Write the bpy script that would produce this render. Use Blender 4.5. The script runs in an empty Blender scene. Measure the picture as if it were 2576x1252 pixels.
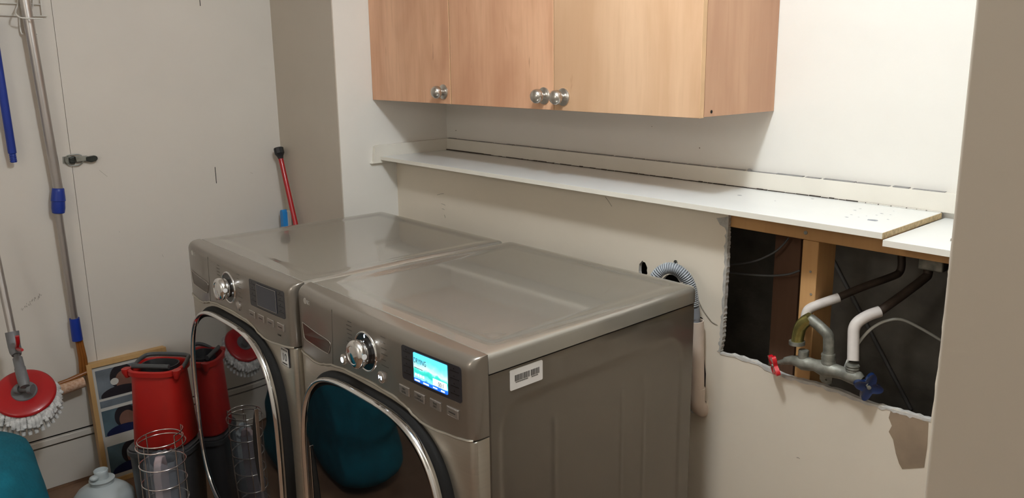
import bpy, bmesh, math, random
from mathutils import Vector, Matrix, Quaternion
random.seed(7)
S = bpy.context.scene
COL = S.collection
R = math.radians
# ------------------------------------------------------------------ camera
CX, CY, CZ = 2.88398, -1.93161, 1.50987
YAW, PIT, ROL, FPX, PU, PV = R(47.23092), R(-11.93085), R(-0.40021), 1985.294, 1345.031, 572.578
FW = Vector((-math.sin(YAW)*math.cos(PIT), math.cos(YAW)*math.cos(PIT), math.sin(PIT)))
R0 = FW.cross(Vector((0, 0, 1))).normalized(); U0 = R0.cross(FW)
RT = math.cos(ROL)*R0+math.sin(ROL)*U0; UP = -math.sin(ROL)*R0+math.cos(ROL)*U0
cam = bpy.data.cameras.new('camera'); camo = bpy.data.objects.new('camera', cam); COL.objects.link(camo)
camo.matrix_world = Matrix(((RT.x, UP.x, -FW.x, CX), (RT.y, UP.y, -FW.y, CY), (RT.z, UP.z, -FW.z, CZ), (0, 0, 0, 1)))
cam.sensor_width = 36; cam.lens = FPX/2576*36
cam.shift_x = (1288-PU)/2576; cam.shift_y = (PV-626)/2576
cam.clip_start = .02; cam.clip_end = 60
S.camera = camo
# ------------------------------------------------------------------ world, light, exposure
w = bpy.data.worlds.new('world'); S.world = w; w.use_nodes = True
w.node_tree.nodes['Background'].inputs[0].default_value = (.8, .85, 1, 1)
w.node_tree.nodes['Background'].inputs[1].default_value = .05
S.view_settings.view_transform = 'Standard'; S.view_settings.look = 'None'
S.view_settings.exposure = .50; S.view_settings.gamma = 1; S.view_settings.use_curve_mapping = False

def lamp(name, kind, loc, energy, color, size, rot=None):
    l = bpy.data.lights.new(name, kind); l.energy = energy; l.color = color
    if kind == 'POINT': l.shadow_soft_size = size
    else: l.shape = 'RECTANGLE'; l.size, l.size_y = size
    o = bpy.data.objects.new(name, l); o.location = loc
    if rot: o.rotation_euler = rot
    COL.objects.link(o); return o
lamp('ceiling_bulb', 'POINT', (2.05, -1.13, 2.34), 33, (.86, .935, 1), .08)
lamp('room_fill', 'POINT', (2.2, -3.1, 2.0), 11.5, (1, .95, .88), .15)  # unseen fill light, added to lift the shade under cabinets and counter

def at(px, py, Y):
    d = FW+RT*((px-PU)/FPX)-UP*((py-PV)/FPX); t = (Y-CY)/d.y
    return Vector((CX, CY, CZ))+d*t
def atx(px, py, X):
    d = FW+RT*((px-PU)/FPX)-UP*((py-PV)/FPX); t = (X-CX)/d.x
    return Vector((CX, CY, CZ))+d*t
def atd(px, py, D):
    d = FW+RT*((px-PU)/FPX)-UP*((py-PV)/FPX)
    return Vector((CX, CY, CZ))+d*D

# ------------------------------------------------------------------ materials
def mat(name, col, rough=.5, metal=0, coat=0, emit=None, es=0, trans=0, alpha=1, ior=1.45, noise=0, nscale=8, bump=0, bscale=60, var=None, coatr=.05, spec=.5, nstretch=(1, 1, 1), bstretch=(1, 1, 1), bdist=.002):
    m = bpy.data.materials.new(name); m.use_nodes = True
    nt = m.node_tree; b = nt.nodes['Principled BSDF']
    b.inputs['Base Color'].default_value = (*col, 1); b.inputs['Roughness'].default_value = rough
    b.inputs['Metallic'].default_value = metal; b.inputs['Coat Weight'].default_value = coat
    b.inputs['Coat Roughness'].default_value = coatr; b.inputs['IOR'].default_value = ior
    b.inputs['Transmission Weight'].default_value = trans; b.inputs['Alpha'].default_value = alpha
    b.inputs['Specular IOR Level'].default_value = spec
    if emit: b.inputs['Emission Color'].default_value = (*emit, 1); b.inputs['Emission Strength'].default_value = es
    if noise or bump:
        tc = nt.nodes.new('ShaderNodeTexCoord')
    if noise:
        mp = nt.nodes.new('ShaderNodeMapping'); mp.inputs['Scale'].default_value = nstretch
        n = nt.nodes.new('ShaderNodeTexNoise'); n.inputs['Scale'].default_value = nscale; n.inputs['Detail'].default_value = 5
        r = nt.nodes.new('ShaderNodeMix'); r.data_type = 'RGBA'
        c2 = var or tuple(c*(1-noise) for c in col)
        r.inputs[6].default_value = (*col, 1); r.inputs[7].default_value = (*c2, 1)
        cr = nt.nodes.new('ShaderNodeMapRange'); cr.inputs[1].default_value = .35; cr.inputs[2].default_value = .65
        nt.links.new(tc.outputs['Object'], mp.inputs[0]); nt.links.new(mp.outputs[0], n.inputs[0])
        nt.links.new(n.outputs[0], cr.inputs[0]); nt.links.new(cr.outputs[0], r.inputs[0]); nt.links.new(r.outputs[2], b.inputs['Base Color'])
    if bump:
        mp = nt.nodes.new('ShaderNodeMapping'); mp.inputs['Scale'].default_value = bstretch
        n2 = nt.nodes.new('ShaderNodeTexNoise'); n2.inputs['Scale'].default_value = bscale; n2.inputs['Detail'].default_value = 3
        bp = nt.nodes.new('ShaderNodeBump'); bp.inputs['Strength'].default_value = bump; bp.inputs['Distance'].default_value = bdist
        nt.links.new(tc.outputs['Object'], mp.inputs[0]); nt.links.new(mp.outputs[0], n2.inputs[0]); nt.links.new(n2.outputs[0], bp.inputs['Height']); nt.links.new(bp.outputs[0], b.inputs['Normal'])
    return m

def wood_mat(name, base, dark, streak, rough=.38, coat=.15):
    m = mat(name, base, rough, coat=coat, coatr=.25); nt = m.node_tree; b = nt.nodes['Principled BSDF']
    tc0 = nt.nodes.new('ShaderNodeTexCoord'); src = []
    def nz(scale, st, det=6, dist=0.):
        mp = nt.nodes.new('ShaderNodeMapping'); mp.inputs['Scale'].default_value = st
        n = nt.nodes.new('ShaderNodeTexNoise'); n.inputs['Scale'].default_value = scale; n.inputs['Detail'].default_value = det; n.inputs['Distortion'].default_value = dist
        nt.links.new(va.outputs[0], mp.inputs[0]); nt.links.new(mp.outputs[0], n.inputs[0]); return n.outputs[0]
    def rng(s, a, c, lo=0, hi=1):
        r = nt.nodes.new('ShaderNodeMapRange'); r.inputs[1].default_value = a; r.inputs[2].default_value = c; r.inputs[3].default_value = lo; r.inputs[4].default_value = hi
        nt.links.new(s, r.inputs[0]); return r.outputs[0]
    def mix(f, A, B):
        x = nt.nodes.new('ShaderNodeMix'); x.data_type = 'RGBA'; nt.links.new(f, x.inputs[0])
        for i, v in ((6, A), (7, B)):
            if isinstance(v, tuple): x.inputs[i].default_value = (*v, 1)
            else: nt.links.new(v, x.inputs[i])
        return x.outputs[2]
    oi = nt.nodes.new('ShaderNodeObjectInfo'); va = nt.nodes.new('ShaderNodeVectorMath'); va.operation = 'MULTIPLY_ADD'
    nt.links.new(oi.outputs['Random'], va.inputs[0]); va.inputs[1].default_value = (9, 5, 3); nt.links.new(tc0.outputs['Object'], va.inputs[2])
    c = mix(rng(nz(3.2, (2.2, 2.2, .5), 4, .6), .36, .66, 0, .75), base, dark)
    c = mix(rng(nz(14, (5, 5, .35), 5, .3), .45, .75, 0, .35), c, dark)
    c = mix(rng(nz(9, (3.5, 3.5, .45), 3, 1.2), .70, .76, 0, .45), c, streak)
    nt.links.new(c, b.inputs['Base Color'])
    return m

WALLC = (.83, .80, .735)
M = {}
M['wall'] = mat('wall_paint', WALLC, .55, noise=.05, nscale=3, bump=.12, bscale=90, spec=.35)
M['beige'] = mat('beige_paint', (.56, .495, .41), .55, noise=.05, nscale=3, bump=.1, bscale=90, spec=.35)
M['lowwall'] = mat('cream_paint', (.80, .71, .58), .5, noise=.06, nscale=3, bump=.12, bscale=90, spec=.4)
M['panel'] = mat('panel_paint', (.70, .65, .58), .5, noise=.05, nscale=2.2, bump=.08, bscale=120, spec=.35)
M['ceil'] = mat('ceiling_paint', (.84, .82, .78), .8, noise=.03)
M['gypsum'] = mat('gypsum', (.66, .63, .58), .9, noise=.25, nscale=40, bump=.6, bscale=160)
M['torn'] = mat('torn_paper', (.52, .49, .44), .9, noise=.3, nscale=60, bump=.4, bscale=120)
M['kraft'] = mat('brown_paper', (.33, .24, .16), .85, noise=.25, nscale=14)
M['floor'] = wood_mat('floor_boards', (.23, .13, .075), (.14, .075, .04), (.08, .04, .02), .45)
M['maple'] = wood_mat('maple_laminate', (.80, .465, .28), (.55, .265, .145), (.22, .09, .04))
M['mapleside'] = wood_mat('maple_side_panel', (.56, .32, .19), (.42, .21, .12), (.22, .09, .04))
M['maplepale'] = wood_mat('pale_maple_laminate', (.74, .485, .30), (.57, .34, .19), (.28, .12, .05))
M['mapleedge'] = mat('maple_edge', (.70, .45, .25), .5, noise=.1, nscale=20)
M['cabdark'] = mat('cabinet_inside', (.22, .10, .05), .7, noise=.1)
M['counter'] = mat('counter_laminate', (.88, .90, .88), .32, noise=.04, nscale=5, coat=.3, coatr=.15)
M['cedge'] = mat('counter_edge', (.80, .76, .67), .45, noise=.05, nscale=9)
M['particle'] = mat('particle_board', (.62, .47, .27), .85, noise=.35, nscale=90, bump=.4, bscale=200)
M['caulk'] = mat('dirty_caulk', (.06, .045, .035), .8, noise=.3, nscale=50)
M['dust'] = mat('grey_dust', (.30, .29, .28), .9, noise=.2, nscale=50)
M['stain'] = mat('stain', (.36, .38, .42), .7, noise=.2, nscale=60)
M['lumber'] = wood_mat('pine_lumber', (.56, .32, .13), (.43, .225, .085), (.25, .12, .04), .7, 0)
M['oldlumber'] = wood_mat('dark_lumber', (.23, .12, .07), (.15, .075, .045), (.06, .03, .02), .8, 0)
M['concrete'] = mat('concrete', (.24, .22, .19), .95, noise=.45, nscale=7, bump=.8, bscale=40)
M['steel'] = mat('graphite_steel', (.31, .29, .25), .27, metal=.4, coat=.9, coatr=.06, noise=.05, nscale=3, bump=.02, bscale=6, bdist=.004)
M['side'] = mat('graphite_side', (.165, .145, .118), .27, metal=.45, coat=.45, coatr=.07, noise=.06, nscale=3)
M['console'] = mat('console_paint', (.25, .22, .185), .28, metal=.6, coat=.55, coatr=.08, noise=.04, nscale=4)
M['front'] = mat('brushed_front', (.50, .46, .39), .34, metal=.8, noise=.06, nscale=4, nstretch=(1, 1, 30))
M['chrome'] = mat('chrome', (.82, .82, .82), .07, metal=1, noise=.02)
M['nickel'] = mat('brushed_nickel', (.60, .57, .53), .28, metal=1, noise=.06, nscale=30)
M['grip'] = mat('bronze_recess', (.14, .11, .08), .16, metal=.8, noise=.2)
M['gap'] = mat('dark_gasket', (.006, .0055, .005), .85, noise=.2)
M['doorglass'] = mat('tinted_door_glass', (.006, .007, .009), .035, coat=1, coatr=.02, noise=.2, spec=.8)
M['blackgloss'] = mat('black_gloss', (.012, .012, .014), .12, noise=.1)
M['lcdpanel'] = mat('smoked_panel', (.035, .035, .042), .16, noise=.1)
M['lcdoff'] = mat('screen_off', (.05, .055, .075), .12, noise=.1)
M['faint'] = mat('faint_print', (.11, .095, .08), .45, metal=.4, noise=.1)
M['print'] = mat('dark_print', (.045, .04, .035), .5, noise=.1)
M['logogrey'] = mat('silver_print', (.62, .6, .56), .3, metal=.5, noise=.05)
M['btn'] = mat('button_face', (.30, .265, .235), .3, metal=.5, noise=.05)
M['btnrim'] = mat('button_rim', (.5, .46, .42), .25, metal=.8, noise=.05)
M['glow'] = mat('lit_symbol', (.8, .9, 1), .4, emit=(.75, .87, 1), es=1.5, noise=.05)
M['white'] = mat('white_sticker', (.78, .76, .73), .4, noise=.03)
M['black'] = mat('black_plastic', (.02, .02, .022), .4, noise=.2)
M['greyplastic'] = mat('grey_plastic', (.17, .17, .175), .42, noise=.1)
M['darkgrey'] = mat('dark_grey_plastic', (.065, .068, .07), .4, noise=.1)
M['red'] = mat('red_plastic', (.42, .009, .012), .3, noise=.08, coat=.2)
M['bucketred'] = mat('bucket_red', (.40, .014, .010), .38, noise=.1, bump=.15, bscale=140)
M['blue'] = mat('blue_plastic', (.012, .04, .30), .35, noise=.15)
M['lblue'] = mat('light_blue_plastic', (.02, .24, .62), .35, noise=.05)
M['whiteplastic'] = mat('white_plastic', (.75, .74, .70), .4, noise=.04)
M['alu'] = mat('aluminium_tube', (.52, .49, .47), .36, metal=.85, noise=.15, nscale=10, nstretch=(1, 1, .3))
M['amber'] = mat('amber_plastic', (.42, .15, .03), .3, trans=.35, noise=.2)
M['strand'] = mat('mop_yarn', (.74, .73, .71), .95, noise=.18, nscale=90, bump=1, bscale=180)
M['teal'] = mat('teal_fleece', (.003, .135, .19), .95, noise=.25, nscale=18, bump=.7, bscale=120)
M['framewood'] = wood_mat('blond_wood', (.60, .38, .16), (.50, .29, .11), (.35, .18, .06), .5, 0)
M['matboard'] = mat('mat_board', (.60, .58, .53), .8, noise=.05)
M['photobg'] = mat('photo_sky', (.20, .23, .26), .3, noise=.35, nscale=14)
M['photobg2'] = mat('photo_teal', (.11, .17, .20), .3, noise=.4, nscale=12)
M['photodark'] = mat('photo_dark', (.03, .025, .03), .3, noise=.4, nscale=25)
M['skin'] = mat('photo_skin', (.22, .11, .08), .35, noise=.2, nscale=25)
M['photonavy'] = mat('photo_navy', (.015, .02, .07), .35, noise=.2, nscale=25)
M['bin'] = mat('bin_plastic', (.05, .05, .052), .35, noise=.1)
M['jug'] = mat('milky_jug', (.62, .68, .69), .35, trans=.25, noise=.05)
M['bag'] = mat('plastic_bag', (.30, .33, .38), .25, alpha=.38, noise=.2, bump=.6, bscale=25)
M['pink'] = mat('pink_packaging', (.42, .33, .34), .5, noise=.1)
M['wire'] = mat('chrome_wire', (.75, .72, .70), .18, metal=1, noise=.05)
M['whitewire'] = mat('white_wire', (.72, .69, .63), .4, noise=.05)
M['pvc'] = mat('beige_pipe', (.68, .56, .46), .42, noise=.1, nscale=20)
M['hose'] = mat('grey_hose', (.40, .43, .46), .4, noise=.1)
M['hosedark'] = mat('hose_grooves', (.10, .11, .125), .6, noise=.1)
M['cuff'] = mat('hose_cuff', (.27, .29, .32), .5, noise=.1)
M['galv'] = mat('aged_brass_valve', (.30, .295, .25), .5, metal=.45, noise=.55, nscale=40, bump=.4, bscale=90)
M['brass'] = mat('brass', (.42, .37, .12), .26, metal=.8, noise=.4, nscale=40, bump=.3, bscale=80)
M['sleeve'] = mat('painted_copper', (.68, .62, .57), .5, noise=.12, nscale=25)
M['darkpipe'] = mat('bare_copper', (.09, .065, .05), .6, metal=.5, noise=.4, nscale=20)
M['whitetube'] = mat('white_tube', (.55, .55, .5), .5, noise=.1)
M['cable'] = mat('grey_cable', (.17, .17, .17), .6, noise=.1)
M['valvered'] = mat('valve_red', (.62, .01, .02), .25, noise=.15, coat=.5)
M['valveblue'] = mat('valve_blue', (.005, .02, .085), .25, noise=.15, coat=.5)
M['latch'] = mat('zinc_latch', (.35, .36, .33), .35, metal=.9, noise=.3, nscale=40)
M['latchdark'] = mat('dark_latch', (.05, .055, .05), .35, metal=.6, noise=.3, nscale=40)
M['scuff'] = mat('scuff', (.30, .26, .21), .8, noise=.3, nscale=60)

# LCD picture of the lit screen: a self-lit display
def lcd_mat():
    m = bpy.data.materials.new('lit_screen'); m.use_nodes = True; nt = m.node_tree; b = nt.nodes['Principled BSDF']
    tc = nt.nodes.new('ShaderNodeTexCoord'); sp = nt.nodes.new('ShaderNodeSeparateXYZ'); nt.links.new(tc.outputs['Generated'], sp.inputs[0])
    n = nt.nodes.new('ShaderNodeTexNoise'); n.inputs['Scale'].default_value = 4; nt.links.new(tc.outputs['Generated'], n.inputs[0])
    ma = nt.nodes.new('ShaderNodeMath'); ma.operation = 'MULTIPLY_ADD'; ma.inputs[1].default_value = .35; nt.links.new(n.outputs[0], ma.inputs[0]); nt.links.new(sp.outputs[2], ma.inputs[2])
    r = nt.nodes.new('ShaderNodeValToRGB'); e = r.color_ramp.elements
    e[0].position = .12; e[0].color = (.01, .10, .75, 1); e[1].position = 1; e[1].color = (.10, .62, .95, 1)
    for p, c in ((.27, (.02, .22, .85, 1)), (.33, (.25, .75, .85, 1)), (.50, (.02, .50, .42, 1)), (.60, (.05, .62, .50, 1)), (.68, (.55, .92, .92, 1)), (.85, (.22, .75, .98, 1))):
        x = e.new(p); x.color = c
    nt.links.new(ma.outputs[0], r.inputs[0]); nt.links.new(r.outputs[0], b.inputs['Emission Color'])
    b.inputs['Emission Strength'].default_value = 1.15; b.inputs['Base Color'].default_value = (0.01, .01, .01, 1); b.inputs['Roughness'].default_value = .2
    return m
M['lcd'] = lcd_mat()
M['lcdwhite'] = mat('lit_white', (.3, .3, .3), .3, emit=(.75, .95, .92), es=1.0, noise=.02)
M['lcdblue'] = mat('lit_blue', (.01, .02, .1), .3, emit=(.01, .13, .75), es=1.0, noise=.02)

# ------------------------------------------------------------------ mesh helpers
def obj(name, bm, m, parent=None, smooth=None, label=None, cat=None, group=None, kind=None, bevel=None):
    me = bpy.data.meshes.new(name)
    bmesh.ops.recalc_face_normals(bm, faces=bm.faces[:])
    if smooth is not None:
        for f in bm.faces: f.smooth = True
        for e in bm.edges:
            if len(e.link_faces) == 2 and e.calc_face_angle(0) > R(smooth): e.smooth = False
    bm.to_mesh(me); bm.free()
    for x in (m if isinstance(m, (list, tuple)) else [m]): me.materials.append(x)
    o = bpy.data.objects.new(name, me); COL.objects.link(o)
    if parent: o.parent = parent
    tag(o, label, cat, group, kind)
    if bevel:
        md = o.modifiers.new('bevel', 'BEVEL'); md.width = bevel; md.segments = 3; md.limit_method = 'ANGLE'; md.angle_limit = R(40)
        for p in me.polygons: p.use_smooth = True
        md.harden_normals = True
    return o
def tag(o, label=None, cat=None, group=None, kind=None):
    for k, v in (('label', label), ('category', cat), ('group', group), ('kind', kind)):
        if v: o[k] = v
    return o
def thing(name, label, cat, loc=(0, 0, 0), rot=(0, 0, 0), group=None):
    o = bpy.data.objects.new(name, None); COL.objects.link(o); o.location = loc; o.rotation_euler = rot; o.empty_display_size = .05
    return tag(o, label, cat, group)
def box(bm, x0, y0, z0, x1, y1, z1, mi=0):
    v = [bm.verts.new((x, y, z)) for x in (x0, x1) for y in (y0, y1) for z in (z0, z1)]
    for f in ((0, 1, 3, 2), (4, 6, 7, 5), (0, 4, 5, 1), (2, 3, 7, 6), (0, 2, 6, 4), (1, 5, 7, 3)):
        bm.faces.new([v[i] for i in f]).material_index = mi
    return v
def B(*boxes):
    bm = bmesh.new()
    for b in boxes: box(bm, *b)
    return bm
def frame_of(d):
    d = Vector(d).normalized(); a = Vector((0, 0, 1)) if abs(d.z) < .9 else Vector((1, 0, 0))
    x = d.cross(a).normalized(); return x, d.cross(x).normalized(), d
def tube(bm, pts, r, n=12, cap=True, mi=0, closed=False):
    pts = [Vector(p) for p in pts]; k = len(pts); rr = r if isinstance(r, (list, tuple)) else [r]*k
    rings = []; x = None
    for i, p in enumerate(pts):
        if closed: d = pts[(i+1) % k]-pts[i-1]
        else: d = pts[min(i+1, k-1)]-pts[max(i-1, 0)]
        d.normalize()
        if x is None: x = frame_of(d)[0]
        else:
            x = x-d*x.dot(d)
            x = x.normalized() if x.length > 1e-6 else frame_of(d)[0]
        y = d.cross(x)
        rings.append([bm.verts.new(p+(x*math.cos(2*math.pi*j/n)+y*math.sin(2*math.pi*j/n))*rr[i]) for j in range(n)])
    for i in range(k if closed else k-1):
        a, b = rings[i], rings[(i+1) % k]
        off = 0
        if closed and i == k-1: off = min(range(n), key=lambda s: (a[0].co-b[s].co).length)
        for j in range(n): bm.faces.new((a[j], a[(j+1) % n], b[(j+1+off) % n], b[(j+off) % n])).material_index = mi
    if cap and not closed:
        bm.faces.new(rings[0][::-1]).material_index = mi; bm.faces.new(rings[-1]).material_index = mi
def T(pts, r, n=12, **k):
    bm = bmesh.new(); tube(bm, pts, r, n, **k); return bm
def lathe(bm, prof, origin, axis, n=32, mi=0):
    """prof: list of (radius, height along axis)"""
    x, y, d = frame_of(axis); o = Vector(origin); rings = []
    for r, h in prof:
        if r < 1e-6: rings.append([bm.verts.new(o+d*h)])
        else: rings.append([bm.verts.new(o+d*h+(x*math.cos(2*math.pi*j/n)+y*math.sin(2*math.pi*j/n))*r) for j in range(n)])
    for a, b in zip(rings, rings[1:]):
        for j in range(n):
            if len(a) == 1 and len(b) == 1: continue
            if len(a) == 1: f = (a[0], b[j], b[(j+1) % n])
            elif len(b) == 1: f = (a[j], a[(j+1) % n], b[0])
            else: f = (a[j], a[(j+1) % n], b[(j+1) % n], b[j])
            bm.faces.new(f).material_index = mi
def L(prof, origin, axis, n=32):
    bm = bmesh.new(); lathe(bm, prof, origin, axis, n); return bm
def smoothpts(pts, sub=6):
    pts = [Vector(p) for p in pts]; out = []
    for i in range(len(pts)-1):
        p0, p1, p2, p3 = pts[max(i-1, 0)], pts[i], pts[i+1], pts[min(i+2, len(pts)-1)]
        for s in range(sub):
            t = s/sub
            out.append(.5*((2*p1)+(p2-p0)*t+(2*p0-5*p1+4*p2-p3)*t*t+(3*p1-p0-3*p2+p3)*t**3))
    out.append(pts[-1]); return out
def poly_solid(outline, holes, ax, base, thick, m_side=0, m_front=0):
    """2D region (with holes) extruded. ax='y': (x,z) in the plane y=base, extruded to +y by thick. ax='x': (y,z) -> +x. ax='z': (x,y) -> +z"""
    cu = bpy.data.curves.new('tmp', 'CURVE'); cu.dimensions = '2D'; cu.fill_mode = 'BOTH'
    for ring in [outline]+list(holes):
        sp = cu.splines.new('POLY'); sp.points.add(len(ring)-1); sp.use_cyclic_u = True
        for p, q in zip(sp.points, ring): p.co = (q[0], q[1], 0, 1)
    o = bpy.data.objects.new('tmp', cu); COL.objects.link(o)
    dg = bpy.context.evaluated_depsgraph_get(); dg.update()
    me = o.evaluated_get(dg).to_mesh()
    bm = bmesh.new(); bm.from_mesh(me); o.evaluated_get(dg).to_mesh_clear()
    bpy.data.objects.remove(o); bpy.data.curves.remove(cu)
    bmesh.ops.remove_doubles(bm, verts=bm.verts[:], dist=1e-6)
    for f in bm.faces: f.material_index = m_front
    g = bmesh.ops.extrude_face_region(bm, geom=bm.faces[:])
    for v in [x for x in g['geom'] if isinstance(x, bmesh.types.BMVert)]: v.co.z += thick
    for f in bm.faces:
        if abs(f.normal.z) < .5 or any(abs(a.co.z-b.co.z) > thick*.5 for a in f.verts for b in f.verts): f.material_index = m_side
    for v in bm.verts:
        a, b, c = v.co
        v.co = {'y': (a, base+c, b), 'x': (base+c, a, b), 'z': (a, b, base+c)}[ax]
    return bm
def text(name, s, size, loc, rot, m, parent, depth=.0003, align='LEFT', sx=1, space=1):
    cu = bpy.data.curves.new('txt', 'FONT'); cu.body = s; cu.size = size; cu.extrude = depth; cu.align_x = align; cu.space_line = space
    o = bpy.data.objects.new('txt', cu); COL.objects.link(o)
    dg = bpy.context.evaluated_depsgraph_get(); dg.update()
    me = bpy.data.meshes.new_from_object(o.evaluated_get(dg)); bpy.data.objects.remove(o); bpy.data.curves.remove(cu)
    me.materials.clear(); me.materials.append(m); me.name = name
    for v in me.vertices: v.co.x *= sx
    p = bpy.data.objects.new(name, me); COL.objects.link(p); p.parent = parent; p.location = loc; p.rotation_euler = rot
    return p
FR = (R(90), 0, 0); SD = (R(90), 0, R(90))

# ------------------------------------------------------------------ the setting
XL, XN, YS, YL = -.215, .273, -.490, -.2475
YD1, YD2 = -1.2556, -.7643
CE = 2.45
def struct(name, bm, m, parent=None, **k): return obj(name, bm, m, parent, kind='structure', **k)
struct('floor', B((-1.2, -3.6, -.1, 4.2, .3, 0)), M['floor'])
struct('ceiling', B((-1.2, -3.6, CE, 4.2, .3, CE+.1)), M['ceil'])
# left wall of painted hardboard panels, with a seam each side of the narrow door panel
wl = struct('wall_left', B((XL-.12, -3.6, 0, XL-.014, YS, CE)), M['gap'])
def panel(y0, y1, z0, z1, out=0): return (XL-.014, y0, z0, XL+out, y1, z1)
obj('wall_panel', B(panel(-3.6, YD1-.0005, .207, CE), panel(-3.6, YD1-.0005, .012, .168)), M['panel'], wl, bevel=.001)
obj('wall_panel', B(panel(YD2, YS, .207, CE), panel(YD2, YS, .012, .168)), M['panel'], wl)
obj('batten', B(panel(-3.6, YS, .176, .199, .007)), M['panel'], wl, bevel=.003)
obj('skirting', B(panel(-3.6, YS, 0, .0115, .001)), M['floor'], wl)
dr = struct('door_1', B(panel(YD1+.0005, YD2, .207, CE)), M['panel'])
obj('lower_panel', B(panel(YD1+.0005, YD2, .012, .168)), M['panel'], dr)
bm = bmesh.new()
for a, b in ((atx(501, 0, XL), atx(503, 15, XL)), (atx(541, 420, XL), atx(544, 461, XL))):
    box(bm, XL, YD2-.0012, b.z, XL+.0006, YD2+.0012, a.z)
obj('seam_gap', bm, M['gap'], dr)
# short wall facing the room, and the side wall of the laundry nook
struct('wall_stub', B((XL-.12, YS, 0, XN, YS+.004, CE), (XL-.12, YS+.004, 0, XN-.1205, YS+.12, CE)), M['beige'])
struct('wall_nook', B((XN-.12, YS+.0041, 0, XN, .3, CE)), M['wall'])
# back wall above the counter, concrete wall in the cavity below it
struct('wall_back', B((XN, 0, 1.128, 2.78, .1, CE)), M['wall'])
struct('wall_foundation', B((XN, .075, 0, 2.78, .3, 1.128)), M['concrete'])
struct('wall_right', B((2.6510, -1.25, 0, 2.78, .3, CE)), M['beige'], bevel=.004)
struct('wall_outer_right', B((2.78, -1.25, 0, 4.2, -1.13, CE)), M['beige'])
struct('wall_far_right', B((4.08, -3.6, 0, 4.2, -1.25, CE)), M['wall'])
struct('wall_front', B((-1.2, -3.7, 0, 4.2, -3.6, CE)), M['wall'])

# lower wall: drywall sheet with the torn hole, hose hole and drain slot
def rag(p, q, n, amp, inset=0):
    out = []
    for i in range(n):
        t = i/n; x = p[0]+(q[0]-p[0])*t; z = p[1]+(q[1]-p[1])*t
        if i: x += random.uniform(-amp, amp); z += random.uniform(-amp, amp)
        out.append((x, z))
    return out
def xz(u, v): p = at(u, v, YL); return (p.x, p.z)
left = [xz(*p) for p in ((1832, 545), (1831, 600), (1828, 680), (1822, 780), (1818, 850), (1812, 886))]
bot = [xz(*p) for p in ((1812, 886), (1865, 897), (1905, 912), (1945, 930), (1990, 948), (2060, 966), (2120, 985), (2180, 1010), (2240, 1027), (2290, 1040), (2342, 1054))]
rgt = [xz(*p) for p in ((2344, 1045), (2378, 760), (2389, 640), (2391, 600))]
ring = [(XN, 0), (2.78, 0), (2.78, 1.131), (rgt[-1][0], 1.131)]
rr = rgt[::-1]
for a, b in zip(rr, rr[1:]): ring += rag(a, b, 14, .0012)
bb = bot[::-1]
for a, b in zip(bb, bb[1:]): ring += rag(a, b, 5, .002)
ll = left[::-1]
for a, b in zip(ll, ll[1:]): ring += rag(a, b, 20, .0015)
ring += [(left[0][0], 1.1445), (XN, 1.1445)]
def blob(cx, cz, rx, rz, n=18, amp=.12): return [(cx+rx*math.cos(2*math.pi*i/n)*(1+random.uniform(-amp, amp)), cz+rz*math.sin(2*math.pi*i/n)*(1+random.uniform(-amp, amp))) for i in range(n)]
hh = xz(1617, 678); h2 = xz(1688, 702)
slot = [xz(*p) for p in ((1735, 780), (1768, 800), (1771, 900), (1776, 940), (1774, 985), (1768, 1000), (1777, 1010), (1776, 1046), (1740, 1038), (1728, 1020))]
ll2 = struct('wall_lower', poly_solid(ring, [blob(hh[0], hh[1], .0165, .024), blob(h2[0], h2[1]-.01, .032, .022), slot], 'y', YL, .0125, 1, 0), [M['lowwall'], M['gypsum']])
# torn paper bands round the hole, the bare brown patch and a peeled flap
def band(path, w, y, seed=1):
    random.seed(seed); bm = bmesh.new(); a = []
    for i, (x, z) in enumerate(path):
        nx, nz = (path[min(i+1, len(path)-1)][0]-path[max(i-1, 0)][0], path[min(i+1, len(path)-1)][1]-path[max(i-1, 0)][1])
        l = math.hypot(nx, nz) or 1; ww = w*random.uniform(.45, 1.2)
        a.append(((x, z), (x-nz/l*ww, z+nx/l*ww)))
    f = [[bm.verts.new((p[0], y-.0014, p[1])) for p in pr] for pr in a]
    g = [[bm.verts.new((p[0], y+.0002, p[1])) for p in pr] for pr in a]
    for i in range(len(f)-1):
        bm.faces.new((f[i][0], f[i+1][0], f[i+1][1], f[i][1])); bm.faces.new((g[i][0], g[i][1], g[i+1][1], g[i+1][0]))
        bm.faces.new((f[i][0], g[i][0], g[i+1][0], f[i+1][0])); bm.faces.new((f[i][1], f[i+1][1], g[i+1][1], g[i][1]))
    return bm
def dens(path, n):
    o = []
    for a, b in zip(path, path[1:]): o += [(a[0]+(b[0]-a[0])*t/n, a[1]+(b[1]-a[1])*t/n) for t in range(n)]
    return o+[path[-1]]
obj('torn_edge', band(dens(left, 8), -.0085, YL, 3), M['torn'], ll2)
obj('torn_edge', band(dens(bot, 6), -.0085, YL, 4), M['gypsum'], ll2)
patch = [xz(*p) for p in ((2241, 1032), (2236, 1050), (2244, 1070), (2236, 1085), (2247, 1105), (2254, 1140), (2262, 1165), (2270, 1179), (2325, 1175), (2333, 1120), (2336, 1062), (2290, 1048))]
obj('bare_paper_patch', poly_solid(patch, [], 'y', YL-.001, .0012), M['kraft'], ll2)
fl = smoothpts([at(1754, 748, YL), at(1768, 778, YL), at(1790, 808, YL), at(1806, 818, YL)], 5)
obj('paint_crack', T(fl, [.0004]+[.0016]*(len(fl)-3)+[.001, .0004], 8), M['scuff'], ll2, smooth=60)
sp = smoothpts([at(1808, 560, YL), at(1822, 552, YL), at(1828, 575, YL)], 4)
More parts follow.
